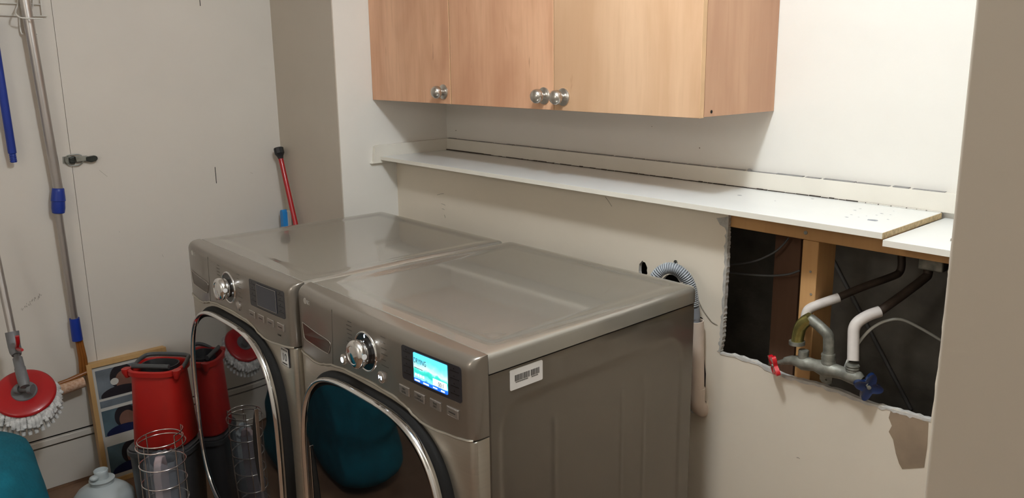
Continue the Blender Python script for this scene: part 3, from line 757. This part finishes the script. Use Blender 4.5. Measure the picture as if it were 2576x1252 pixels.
obj('hose_cuff', T([p1, p1.lerp(p2, .55), p1.lerp(p2, .56), p2], [.0150, .0150, .0132, .0132], 24), M['cuff'], hs, smooth=40)
sp_ = thing('standpipe', 'beige plastic standpipe let into the wall slot behind the dryer', 'pipe')
q0, q1, q2 = at(1751, 806, -.283), at(1753, 1000, -.272), at(1755, 1030, -.252)
bm = bmesh.new(); tube(bm, [q0, q1], .0200, 28, cap=False); tube(bm, [q0, q1], .0172, 28, cap=False)
g = bm.verts[:]; bm.verts.ensure_lookup_table()
for j in range(28): bm.faces.new((bm.verts[j], bm.verts[(j+1) % 28], bm.verts[56+(j+1) % 28], bm.verts[56+j]))
obj('pipe', bm, M['pvc'], sp_, smooth=40)
obj('elbow', T(smoothpts([q1+Vector((0, 0, .030)), q1, q1+Vector((0, .006, -.022)), q1+Vector((0, .026, -.040)), q1+Vector((0, .055, -.045))], 5), .0215, 28), M['pvc'], sp_, smooth=40)
br = thing('pipe_bracket', 'small grey hose clip screwed to the wall above the looping hose', 'bracket')
k0 = at(1700, 662, YL); obj('strap', poly_solid([(k0.x-.006, k0.z-.022), (k0.x+.006, k0.z-.022), (k0.x+.006, k0.z+.004), (k0.x+.003, k0.z+.009), (k0.x-.003, k0.z+.009), (k0.x-.006, k0.z+.004)], [], 'y', YL-.002, .0018), M['latch'], br)
obj('screw', L([(.0035, 0), (.0035, .0015), (0, .0025)], Vector((k0.x, YL-.002, k0.z+.001)), (0, -1, 0), 12), M['latchdark'], br)

# ------------------------------------------------------------------ valves and pipes
YV = -.275
mf = thing('valve_manifold', 'tarnished brass laundry valve with red and blue handles in the torn hole', 'valve')
A = lambda u, v, y=YV: at(u, v, y)
body = [A(1975, 907), A(1992, 905), A(2010, 909), A(2020, 912), A(2035, 915), (A(2050, 918)), A(2070, 925), A(2085, 927), A(2100, 932), A(2120, 938), A(2142, 944), A(2158, 952), A(2168, 958)]
obj('valve_body', T(body, [.0090, .0110, .0145, .0175, .0160, .0140, .0190, .0205, .0165, .0150, .0185, .0170, .0115], 20), M['galv'], mf, smooth=50)
obj('stem', T([A(1952, 914), A(1976, 908)], [.0055, .0070], 14), M['galv'], mf, smooth=50)
obj('stem', T([A(2166, 958), A(2184, 968)], [.0070, .0055], 14), M['galv'], mf, smooth=50)
def port(u0, v0, u1, v1, r0, r1):
    a, b = A(u0, v0), A(u1, v1); bm = bmesh.new()
    pts = [a.lerp(b, i/9) for i in range(10)]; tube(bm, pts, [r0*(1.0 if i % 2 else 1.10) if i > 3 else r1 for i in range(10)], 20); return bm
obj('threaded_port', port(2020, 912, 2022, 880, .0115, .0118), M['galv'], mf, smooth=50)
obj('threaded_port', port(2084, 926, 2084, 888, .0150, .0165), M['galv'], mf, smooth=50)
obj('threaded_port', port(2143, 944, 2145, 916, .0140, .0150), M['galv'], mf, smooth=50)
a = A(2076, 955); obj('mounting_lug', poly_solid([(a.x-.016, a.z+.016), (a.x+.014, a.z+.012), (a.x+.014, a.z-.006), (a.x+.006, a.z-.011), (a.x-.010, a.z-.010), (a.x-.016, a.z-.004)], [blob(a.x, a.z-.001, .0028, .0028, 10, 0)], 'y', YV+.004, .004), M['galv'], mf)
# brass elbow and grey-green arm: inverted U between the left and the middle port
obj('brass_elbow', T(smoothpts([A(2006, 858), A(2008, 842), A(2014, 822), A(2026, 808), A(2040, 800)], 6), [.0145]*25, 20), M['brass'], mf, smooth=50, label='yellow brass elbow')
obj('flange', T([A(2005, 866), A(2005, 857)], [.0185, .0185], 24), M['galv'], mf, smooth=50)
obj('cross_arm', T(smoothpts([A(2036, 800), A(2052, 812), A(2070, 828), A(2083, 843), A(2085, 862), A(2084, 892)], 5), [.0110]+[.0128]*25, 20), M['galv'], mf, smooth=50)
def wheel(c, ax, r, m, name, lab, n=4, ph=0.):
    bm = bmesh.new(); x, y, d = frame_of(ax); N = 72; fr, bk = [], []
    for i in range(N):
        a = 2*math.pi*i/N; k = r*(.78+.24*math.cos(n*(a+ph)))
        fr.append(bm.verts.new(c+(x*math.cos(a)+y*math.sin(a))*k+d*.0055)); bk.append(bm.verts.new(c+(x*math.cos(a)+y*math.sin(a))*k-d*.0045))
    cf = bm.verts.new(c+d*.0005); cb_ = bm.verts.new(c-d*.004)
    fi = [bm.verts.new(c+(v.co-c-d*.004)*.80+d*.0022) for v in fr]
    for i in range(N):
        j = (i+1) % N; bm.faces.new((fr[i], fr[j], bk[j], bk[i])); bm.faces.new((fr[i], fr[j], fi[j], fi[i])); bm.faces.new((fi[i], fi[j], cf)); bm.faces.new((bk[i], bk[j], cb_))
    o = obj(name, bm, m, mf, smooth=35, label=lab, bevel=None)
    obj('hub_screw', L([(.0045, .003), (.0045, .0065), (0, .007)], c, ax, 14), M['galv'], o)
    return o
dl = (A(1940, 918)-A(2000, 905)).normalized(); dr_ = (A(2200, 975)-A(2150, 950)).normalized()
wheel(A(1948, 918), dl+Vector((0, -.95, .1)), .0310, M['valvered'], 'valve_handle', 'red valve handle', 4, .5)
wheel(A(2184, 972), dr_+Vector((0, -1.0, .1)), .0325, M['valveblue'], 'valve_handle', 'dark blue valve handle', 4, .25)
# supply pipes
def pipe(name, lab, pts, r, m, dk, cat='pipe', grp='water pipes behind the valve'):
    t = thing(name, lab, cat)
    obj('painted_section', T(smoothpts(pts, 6), r, 20), m, t, smooth=50)
    obj('bare_section', T(smoothpts(dk, 5), r*.80, 16), M['darkpipe'], t, smooth=50)
    return t
pipe('water_pipe', 'cream painted water pipe rising from the brass elbow in front of the stud', [A(2026, 812, -.250), A(2027, 792, -.247), A(2034, 778, -.242), A(2052, 768, -.232), A(2080, 758, -.215), A(2110, 748, -.195)], .0112, M['sleeve'], [A(2108, 748, -.196), A(2170, 722, -.14), A(2245, 695, -.08), A(2262, 685, -.06), A(2268, 668, -.055), A(2268, 640, -.055)])
pipe('water_pipe', 'cream painted water pipe rising from the cold valve beside the white tube', [A(2146, 906, -.268), A(2147, 850, -.258), A(2149, 825, -.254), A(2160, 808, -.245), A(2185, 793, -.225), A(2213, 783, -.205)], .0128, M['sleeve'], [A(2211, 784, -.206), A(2270, 742, -.15), A(2325, 700, -.10), A(2334, 688, -.09), A(2336, 665, -.085), A(2336, 640, -.085)])
tag(obj('white_tube', T(smoothpts([A(2126, 925, -.245), A(2136, 900, -.245), A(2160, 862, -.235), A(2190, 828, -.215), A(2225, 808, -.19), A(2265, 803, -.16), A(2310, 822, -.13), A(2375, 860, -.10)], 6), .0034, 12), M['whitetube'], smooth=60), 'thin white tube arching right from behind the cold pipe', 'tube')
tag(obj('grey_rod', T([A(2088, 640, .0695), A(2292, 1030, .0695)], .0050, 10), M['cable'], smooth=60), 'faint grey rod slanting across the concrete at the back of the hole', 'rod')
tag(obj('cable', T(smoothpts([A(1800, 663, -.10), A(1850, 664, -.09), A(1900, 656, -.08), A(1945, 636, -.06), A(1970, 615, -.05), A(1984, 598, -.04)], 6), .0028, 10), M['cable'], smooth=60), 'upper grey cable curving up to the ledger in the dark hole', 'cable', 'cables in the wall cavity')
tag(obj('cable', T(smoothpts([A(1800, 680, -.10), A(1860, 688, -.09), A(1930, 693, -.08), A(1980, 690, -.07), A(2012, 680, -.06)], 6), .0028, 10), M['cable'], smooth=60), 'lower grey cable running level towards the pine stud in the dark hole', 'cable', 'cables in the wall cavity')
# grey box far inside, top right
tag(obj('pipe_clamp', B((2.205, -.13, 1.045, 2.26, -.09, 1.09)), M['galv'], bevel=.004), 'dim metal pipe clamp under the ledger at the top right of the hole', 'clamp')

# ------------------------------------------------------------------ things on and by the left wall
X = lambda u, v, o=.03: atx(u, v, XL+o)
# long aluminium pole with flat sponge mop
mp_ = thing('sponge_mop', 'long aluminium sponge mop hanging head down from the white wire rack', 'mop')
tp, c1_, c2_, e1 = X(52, -60, .045), X(146, 474, .035), X(147, 535, .035), X(187, 800, .032)
obj('pole', T([tp, X(66, 20, .045), c1_], .0152, 24), M['alu'], mp_, smooth=60)
obj('lower_pole', T([c2_, e1], .0118, 24), M['alu'], mp_, smooth=60)
d = (c2_-c1_)
obj('twist_collar', T([c1_-d*.02, c1_, c1_+d*.12, c1_+d*.35, c1_+d*.5, c1_+d*.52, c1_+d*.8, c2_, c2_+d*.03], [.0165, .0185, .0195, .0215, .0225, .0205, .0212, .0190, .014], 28), M['blue'], mp_, smooth=50, label='blue twist collar')
e2 = X(195, 855, .03)
obj('socket', T([e1, e2], [.0162, .0175], 24), M['blue'], mp_, smooth=50, label='blue socket')
# amber yoke running down to a horizontal sponge bar
y1, y2, y3 = X(203, 856, .03), X(215, 938, .03), X(120, 985, .045)
bm = bmesh.new()
for du in (-7, 0, 7): tube(bm, [X(198+du*.8, 852, .026), X(208+du, 900, .03), X(212+du*1.2, 940, .034)], .0055, 10)
obj('yoke', bm, M['amber'], mp_, smooth=60, label='amber plastic yoke')
obj('yoke_bar', T([X(218, 936, .034), X(170, 957, .036), X(110, 978, .038)], [.0085, .0075, .007], 12), M['amber'], mp_, smooth=60)
sb0, sb1 = X(212, 960, .045), X(105, 997, .05)
bm = T([sb0+(sb0-sb1)*.01, sb0, sb0.lerp(sb1, .5), sb1], [.012, .0185, .0195, .0195], 20)
so = obj('sponge_roller', bm, mat('mesh_sponge', (.50, .27, .16), .8, noise=.5, nscale=120, var=(.70, .48, .34), bump=.6, bscale=200), mp_, smooth=60)
# blue broom handle
bh = thing('broom_handle', 'dark blue handle with threaded tip hanging at the far left of the wall', 'handle')
a, b = X(-24, 40, .04), X(31, 385, .035)
obj('shaft', T([a, b], .0125, 20), M['blue'], bh, smooth=60)
d = (b-a).normalized(); tb = bmesh.new(); pts = [b+d*(.0016*i) for i in range(20)]
tube(tb, pts, [.0092+(.0014 if i % 4 < 2 else 0) for i in range(20)], 16); obj('threaded_tip', tb, M['blue'], bh, smooth=60)
# wire rack
rk = thing('wire_rack', 'white coated wire rack with hooks on the wall at the top left', 'rack')
bm = bmesh.new()
def wirep(pts, r=.0021): tube(bm, pts, r, 8)
yR = X(103, 10, .012).y
za, zb = X(50, 9, .012).z, X(50, 39, .012).z
wirep([(XL+.012, -1.62, za), (XL+.012, yR-.002, za)]); wirep(smoothpts([(XL+.012, -1.62, zb), (XL+.012, yR-.012, zb), (XL+.012, yR-.002, zb+.004), (XL+.012, yR, zb+.014), (XL+.012, yR, zb+.16)], 4))
wirep([(XL+.012, -1.62, zb+.16), (XL+.012, yR, zb+.16)])
obj('grid', bm, M['whitewire'], rk, smooth=60)
bm = bmesh.new()
wirep(smoothpts([X(46, -30, .014), X(45, 10, .018), X(40, 26, .03), X(41, 36, .075), X(56, 45, .085), X(108, 47, .09)], 5), .0026)
wirep(smoothpts([X(84, -30, .014), X(83, 8, .018), X(80, 20, .022), X(78, 26, .03), X(84, 12, .04)], 5), .0022)
obj('hook', bm, M['whitewire'], rk, smooth=60)
bm = bmesh.new()
wirep(smoothpts([X(48, 0, .012), X(50, 60, .012), X(54, 84, .016), X(60, 85, .022)], 4), .0024)
wirep(smoothpts([X(74, 20, .012), X(78, 70, .012), X(86, 86, .016), X(93, 84, .03)], 4), .0024)
obj('hook', bm, M['whitewire'], rk, smooth=60)
# toggle latch across the panel seam
lt = thing('toggle_latch', 'small zinc toggle latch across the seam in the left wall', 'latch')
def yz(u, v): p = atx(u, v, XL); return (p.y, p.z)
obj('base_plate', poly_solid([yz(*p) for p in ((157, 394), (172, 393), (184, 392), (184, 413), (170, 414), (158, 411))], [], 'x', XL, .0016), M['latch'], lt)
bm = bmesh.new(); tube(bm, smoothpts([X(188, 412, .006), X(168, 410, .008), X(165, 402, .008), X(170, 391, .008), X(195, 388, .010), X(206, 391, .012)], 4), .0018, 8)
tube(bm, smoothpts([X(168, 410, .008), X(178, 416, .010), X(200, 414, .012), X(210, 406, .014)], 4), .0018, 8)
obj('wire_loop', bm, M['latch'], lt, smooth=60)
obj('body', poly_solid([yz(*p) for p in ((172, 396), (186, 391), (188, 411), (174, 410))], [], 'x', XL+.0016, .012), M['latchdark'], lt, bevel=.003)
obj('bridge', poly_solid([yz(*p) for p in ((186, 393), (218, 391), (222, 396), (222, 404), (190, 408))], [], 'x', XL+.002, .013), M['latch'], lt, bevel=.003)
obj('lever', poly_solid([yz(*p) for p in ((213, 394), (236, 390), (242, 393), (243, 399), (238, 404), (226, 407), (214, 404))], [], 'x', XL+.001, .018), M['latchdark'], lt, bevel=.003)

# stick and brush in the corner behind the washer
st_ = thing('red_stick', 'red stick with a black cap leaning in the corner behind the washer', 'stick')
a, b = at(705, 393, YS-.030), at(752, 600, YS-.030); dd = (b-a).normalized(); b = a+dd*(a.z/abs(dd.z)-.012)
obj('shaft', T([a, b], .0098, 20), M['red'], st_, smooth=60)
obj('cap', T([a+dd*.012, a, a-dd*.006, a-dd*.012, a-dd*.034, a-dd*.036], [.0098, .0125, .0160, .0195, .0195, .0175], 10), M['black'], st_, smooth=25)
bl = thing('scrub_brush', 'blue and white rounded brush end showing above the washer beside the red stick', 'brush')
a = at(714, 532, YS-.030)
def capsule_bm(c, w, dpt, h, tilt=0):
    pts = [(-w/2, 0), (-w/2, h-w/2)]+[(-w/2*math.cos(R(t)), h-w/2+w/2*math.sin(R(t))) for t in range(15, 180, 15)]+[(w/2, h-w/2), (w/2, 0)]
    return poly_solid([(c.x+p[0], c.z+p[1]) for p in pts], [], 'y', c.y-dpt/2, dpt)
base = Vector((a.x, a.y, 0)); hh_ = at(714, 527, YS-.03).z
obj('handle', capsule_bm(base, .026, .022, hh_), M['lblue'], bl, bevel=.004)
obj('backing', capsule_bm(base+Vector((.006, .014, 0)), .032, .012, hh_-.003), M['whiteplastic'], bl, bevel=.004)

# picture frame leaning against the left wall
pf = thing('picture_frame', 'blond wood photo collage frame leaning on the left wall behind the red bucket', 'picture frame', (-.115, -1.302, 0.0), (0, R(-7.5), 0))
FW_, FH, FD = .275, .455, .042
obj('frame', B((-FD, 0, 0, 0, .016, FH), (-FD, FW_-.016, 0, 0, FW_, FH), (-FD, .016, FH-.016, 0, FW_-.016, FH), (-FD, .016, 0, 0, FW_-.016, .016)), M['framewood'], pf, bevel=.0008)
obj('back_board', B((-FD+.004, .016, .016, -FD+.008, FW_-.016, FH-.016)), M['cabdark'], pf)
obj('mat', B((-.012, .0162, .0162, -.009, FW_-.0162, FH-.0162)), M['matboard'], pf)
def photo(y0, z0, y1, z1, kind):
    bm = bmesh.new(); x = -.0086
    box(bm, x-.0003, y0, z0, x, y1, z1, 0)
    def ell(cy, cz, ry, rz, mi, k):
        vs = [bm.verts.new((x+.0002*k, min(max(cy+ry*math.cos(t), y0), y1), min(max(cz+rz*math.sin(t), z0), z1))) for t in [2*math.pi*i/24 for i in range(24)]]
        bm.faces.new(vs).material_index = mi
    w_, h_ = y1-y0, z1-z0
    ell(y0+w_*.62, z0+h_*.62, w_*.30, h_*.45, 1, 1); ell(y0+w_*.66, z0+h_*.48, w_*.22, h_*.34, 2, 2); ell(y0+w_*.55, z0+h_*.05, w_*.5, h_*.28, 3 if kind else 1, 3)
    if not kind: ell(y0+w_*.42, z0+h_*.5, w_*.10, h_*.12, 4, 4)
    return obj('photo_print', bm, [M['photobg2' if kind else 'photobg'], M['photodark'], M['skin'], M['photonavy'], M['matboard']], pf)
photo(.026, .318, .165, .424, 0); photo(.026, .176, .150, .272, 1); photo(.026, .030, .165, .138, 1); photo(.180, .240, .252, .424, 1); photo(.18, .03, .252, .2, 0)
obj('caption_strip', B((-.0088, .026, .284, -.0084, .150, .309)), M['photobg'], pf)

# charcoal bin and red mop bucket
def srect(cx, cy, hx, hy, z, ang, n=40, e=4):
    o = []
    for i in range(n):
        t = 2*math.pi*i/n; c, s = math.cos(t), math.sin(t)
        a, b = hx*math.copysign(abs(c)**(2/e), c), hy*math.copysign(abs(s)**(2/e), s)
        o.append((cx+a*math.cos(ang)-b*math.sin(ang), cy+a*math.sin(ang)+b*math.cos(ang), z))
    return o
def loft(rings, cap0=True, cap1=True):
    bm = bmesh.new(); V = [[bm.verts.new(p) for p in r] for r in rings]; n = len(V[0])
    for a, b in zip(V, V[1:]):
        for j in range(n): bm.faces.new((a[j], a[(j+1) % n], b[(j+1) % n], b[j]))
    if cap0: bm.faces.new(V[0][::-1])
    if cap1: bm.faces.new(V[-1])
    return bm
BX, BY, AN = .368, -1.215, R(42)
bn = thing('storage_bin', 'charcoal plastic bin on the floor under the red bucket', 'bin', (BX, BY, 0))
prof = [(.118, .098, 0), (.122, .102, .004), (.134, .112, .285), (.143, .120, .287), (.143, .120, .300), (.134, .112, .302), (.131, .109, .300), (.120, .100, .03)]
obj('tub', loft([srect(0, 0, a, b, z, AN) for a, b, z in prof]), M['bin'], bn, smooth=50)
obj('lid', loft([srect(0, 0, .1365, .1145, .3025, AN), srect(0, 0, .1365, .1145, .3055, AN), srect(0, 0, .130, .108, .3075, AN)]), M['bin'], bn, smooth=50)
bk = thing('bucket', 'red plastic mop bucket with dark grey handle, standing on the charcoal bin', 'bucket', (BX+.005, BY+.000, .3077))
prof = [(.100, .086, 0), (.108, .094, .004), (.112, .098, .012), (.096, .080, .268), (.0955, .0795, .272), (.106, .090, .274), (.107, .091, .291), (.103, .087, .294), (.096, .080, .294), (.094, .078, .29), (.104, .090, .02)]
obj('shell', loft([srect(0, 0, a, b, z, AN, e=3.2) for a, b, z in prof]), M['bucketred'], bk, smooth=50)
ax_ = Vector((math.cos(AN), math.sin(AN), 0)); ay = Vector((-math.sin(AN), math.cos(AN), 0))
for s in (-1, 1):
    c = ax_*(.105*s)-ay*.055
    obj('spout_tab', loft([srect(c.x*.97, c.y*.97, .008, .010, z, AN, 20, 2.5) for z in (.262, .292)][:1]+[srect(c.x, c.y, .015, .018, z, AN, 20, 2.5) for z in (.284, .295)]), M['bucketred'], bk, smooth=50)
fr_ = -ay*.083; 
obj('handle', T(smoothpts([-ax_*.102-ay*.01+Vector((0, 0, .285)), -ax_*.098+ay*.04+Vector((0, 0, .300)), -ax_*.07+ay*.078+Vector((0, 0, .304)), ax_*.07+ay*.078+Vector((0, 0, .304)), ax_*.098+ay*.04+Vector((0, 0, .300)), ax_*.102-ay*.01+Vector((0, 0, .285))], 6), .0078, 12), M['darkgrey'], bk, smooth=60, label='dark grey folded handle')
obj('grip', T([-ax_*.080-ay*.050+Vector((0, 0, .303)), ax_*.072-ay*.050+Vector((0, 0, .303))], .0088, 14), M['darkgrey'], bk, smooth=60)
obj('wringer_cup', loft([srect(0, .004, .074, .056, z, AN, e=2.4) for z in (.262, .296)]+[srect(0, .004, .070, .052, .296, AN, e=2.4), srect(0, .004, .062, .046, .272, AN, e=2.4)]), M['black'], bk, smooth=50)

for o_, k_ in ((bn, (.73, .73, 1.085)), (bk, (.78, .78, .87))): o_.scale = k_
bk.location.z = .3077*1.085+.0005

# chrome wire holder with a bag and a pale packet in it
WC = Vector((.555, -1.286, 0)); wr = .0615
wb = thing('wire_basket', 'tall chrome wire basket in front of the bucket and washer', 'basket', WC)
def circ(r, z, n=48, dx=0, dy=0): return [(dx+r*math.cos(2*math.pi*i/n), dy+r*math.sin(2*math.pi*i/n), z) for i in range(n)]
for z, r in ((.430, wr), (.414, wr+.006), (.356, wr+.002), (.296, wr), (.236, wr), (.175, wr), (.11, wr), (.05, wr), (.004, wr)):
    obj('ring', T(circ(r, z), .0019, 8, closed=True), M['wire'], wb, smooth=60)
bm = bmesh.new()
for i, a in enumerate((R(200), R(250), R(-62), R(20), R(95))):
    x, y = (wr+.001)*math.cos(a), (wr+.001)*math.sin(a); top = .452 if i in (3, 4) else .430
    tube(bm, [(x, y, .003), (x, y, top)], .0018, 8)
tube(bm, smoothpts([((wr+.001)*math.cos(a), (wr+.001)*math.sin(a), .452) for a in [R(20+15*i) for i in range(6)]], 3), .0018, 8)
tube(bm, [(-wr, 0, .003), (wr, 0, .003)], .0018, 8); tube(bm, [(0, -wr, .003), (0, wr, .003)], .0018, 8)
obj('upright', bm, M['wire'], wb, smooth=60)
bgm = loft([[(p[0]*(1+.05*math.sin(7*i)), p[1]*(1+.05*math.cos(5*i)), z+.006*math.sin(3*i)) for i, p in enumerate(circ(r, z, 40))] for r, z in ((.048, .016), (.052, .10), (.051, .22), (.053, .30), (.050, .37))], True, False)
bg = obj('plastic_bag', bgm, M['bag'], smooth=60, label='crumpled clear bag standing inside the chrome wire basket', cat='bag'); bg.location = WC
pk_ = thing('packet', 'pale pink grey packet standing inside the clear bag in the wire basket', 'packet', WC+Vector((-.002, -.008, .034)), (0, 0, R(-38)))
def packet_outline(s, h): return [(-.034*s, 0), (.034*s, 0), (.034*s, h-.05), (.020*s, h-.012), (.002*s, h), (-.026*s, h-.008), (-.034*s, h-.03)]
obj('shell', poly_solid(packet_outline(.86, .34), [], 'y', -.012, .022), M['pink'], pk_, bevel=.004)
obj('dark_band', poly_solid(packet_outline(.70, .318), [packet_outline(.46, .29)], 'y', -.0135, .002), M['lcdpanel'], pk_)

# white jug
jg = thing('detergent_jug', 'milky white plastic jug in front of the picture frame', 'jug', (.275, -1.392, 0)); jg.scale = (1.12, 1.12, .70)
obj('body', loft([srect(0, 0, a, b, z, R(35), e=e) for a, b, z, e in ((.068, .056, 0, 3), (.073, .061, .006, 3), (.076, .064, .05, 3), (.076, .064, .22, 3), (.074, .062, .25, 2.8), (.064, .054, .275, 2.4), (.046, .042, .292, 2.1), (.034, .034, .300, 2), (.030, .030, .303, 2), (.030, .030, .318, 2), (.033, .033, .320, 2), (.033, .033, .324, 2), (.024, .024, .327, 2))]), M['jug'], jg, smooth=50)
obj('spout', L([(.0185, .325), (.0175, .350), (.0190, .366), (.0175, .368), (.015, .35), (0, .345)], (0, 0, 0), (0, 0, 1), 24), M['jug'], jg, smooth=50)
obj('spout_lip', T([(-.004, -.014, .326), (.010, -.022, .346), (.016, -.026, .350)], [.010, .012, .006], 12), M['jug'], jg, smooth=60)

# teal fleece bag heap
TC = Vector((.33, -1.730, 0))
bm = bmesh.new(); bmesh.ops.create_icosphere(bm, subdivisions=5, radius=1)
from mathutils import noise as mn
for v in bm.verts:
    p = v.co.copy(); z = (p.z+1)/2
    rr2 = .235*(1+.75*(1-sstep(0, .42, z)))*(1-.24*sstep(.3, 1, z)); 
    k = max(1e-6, math.hypot(p.x, p.y)); prof_ = min(1, math.sqrt(max(0, 1-abs(p.z)**4))) if p.z > 0 else min(1, (1-abs(p.z))**.3)
    q = Vector((p.x/k*rr2*prof_*1.2, p.y/k*rr2*prof_, z*.49))
    q += Vector((p.x/k, p.y/k, .2))*.018*mn.noise(q*7+Vector((3, 1, 2)))*prof_+Vector((p.x/k, p.y/k, 0))*.007*mn.noise(q*19)*prof_
    q.z = max(q.z, .0005)
    if q.y > .16: q.y = .16+(q.y-.16)*.25
    v.co = q
tl = obj('beanbag', bm, M['teal'], smooth=80, label='teal fleece bag slumped on the floor under the red mop head', cat='bag'); tl.location = TC

# spin mop with red disc
HC = Vector((.385, -1.600, 0)); 
def findz(u, v, y):
    return at(u, v, y)
hc = atx(62, 988, .03)
sm = thing('spin_mop', 'spin mop with red disc head and white strands above the teal bag', 'mop')
viewd = (Vector((CX, CY, CZ))-hc).normalized()
side = FW.cross(Vector((0, 0, 1))).normalized()
nrm = (Vector((viewd.x, viewd.y, 0)).normalized()*math.cos(R(60))+Vector((0, 0, 1))*math.sin(R(60))+side*.10).normalized()
nrm = (Vector((viewd.x, viewd.y, 0)).normalized()*.62+Vector((0, 0, 1))*.78-side*.02).normalized()
kpx = (hc-Vector((CX, CY, CZ))).dot(FW)/FPX
rd = 69*kpx
obj('disc', L([(0, -.004), (rd*.96, -.006), (rd, -.001), (rd*.985, .003), (rd*.92, .006), (rd*.72, .009), (rd*.50, .0105), (rd*.30, .011), (0, .011)], hc, nrm, 64), M['red'], sm, smooth=50, label='red disc')
x_, y_, _ = frame_of(nrm)
random.seed(17); bm = bmesh.new(); ns = 72
for i in range(ns):
    a = 2*math.pi*i/ns+random.uniform(-.04, .04); dirn = (x_*math.cos(a)+y_*math.sin(a))
    L_ = rd*random.uniform(.36, .50); p0 = hc+dirn*rd*.80-nrm*.010; fall = Vector((0, 0, -1))
    down = max(0, -dirn.z)
    pts = [p0+dirn*L_*s*(.95-.25*s)+fall*(L_*.62*s*s)+nrm*(.004*math.sin(9*s+i)) for s in [j/16 for j in range(17)]]
    tube(bm, pts, [.0058+.0013*(j % 2) for j in range(17)], 8)
for i in range(34):
    a = 2*math.pi*i/34+.1; dirn = (x_*math.cos(a)+y_*math.sin(a)); p0 = hc+dirn*rd*.5-nrm*.016
    pts = [p0+dirn*rd*.62*s+Vector((0, 0, -1))*rd*.45*s*s-nrm*.01 for s in [j/12 for j in range(13)]]
    tube(bm, pts, [.0055+.0014*(j % 2) for j in range(13)], 7)
tag(obj('strands', bm, M['strand'], sm, smooth=80), kind='stuff')
# joint and handle: up and back towards the wall
ho = hc+nrm*.020
obj('hub_plate', L([(rd*.42, 0), (rd*.40, .004), (rd*.2, .006), (0, .006)], hc+nrm*.0100, nrm, 32), M['greyplastic'], sm, smooth=50)
j1, j2 = at(48, 972, hc.y), at(84, 968, hc.y)
def nearer(p, t): return p+(Vector((CX, CY, CZ))-p).normalized()*t
j0 = nearer(at(62, 978, hc.y), .024)
obj('hinge', T([j0-side*.026, j0-side*.014, j0-side*.013, j0+side*.013, j0+side*.014, j0+side*.026], [.015, .0155, .009, .009, .0155, .015], 20), M['greyplastic'], sm, smooth=40)
Dh = lambda u, v, t: nearer(at(u, v, hc.y), t)
h1, h2, h3, h4, h5 = Dh(63, 972, .034), Dh(50, 925, .03), Dh(44, 900, .02), Dh(36, 870, .01), Dh(30, 834, .0)
obj('swivel', T([h3+(h2-h3)*.3, h4], .0085, 16), M['greyplastic'], sm, smooth=60)
obj('neck', T([h1, h1.lerp(h2, .3), h2, h2+(h3-h2)*.05, h3+(h2-h3)*.02, h3], [.013, .0165, .0155, .0142, .0138, .0115], 24), M['greyplastic'], sm, smooth=45)
obj('clamp_sleeve', T([h3+(h4-h3)*.25, h3+(h4-h3)*.55, h4, h5], [.0135, .0175, .0180, .0195], 24), M['greyplastic'], sm, smooth=45)
obj('release_trigger', T(smoothpts([Dh(43, 845, -.01), Dh(45, 862, -.012), Dh(44, 876, -.01), Dh(56, 880, -.012)], 4), [.006]*12+[.004], 10), M['red'], sm, smooth=60, label='red release trigger')
far = atx(-28, 560, -.10)
obj('pole', T([h5+(h4-h5)*.2, h5, h5.lerp(far, .999)], .0118, 24), M['alu'], sm, smooth=60)
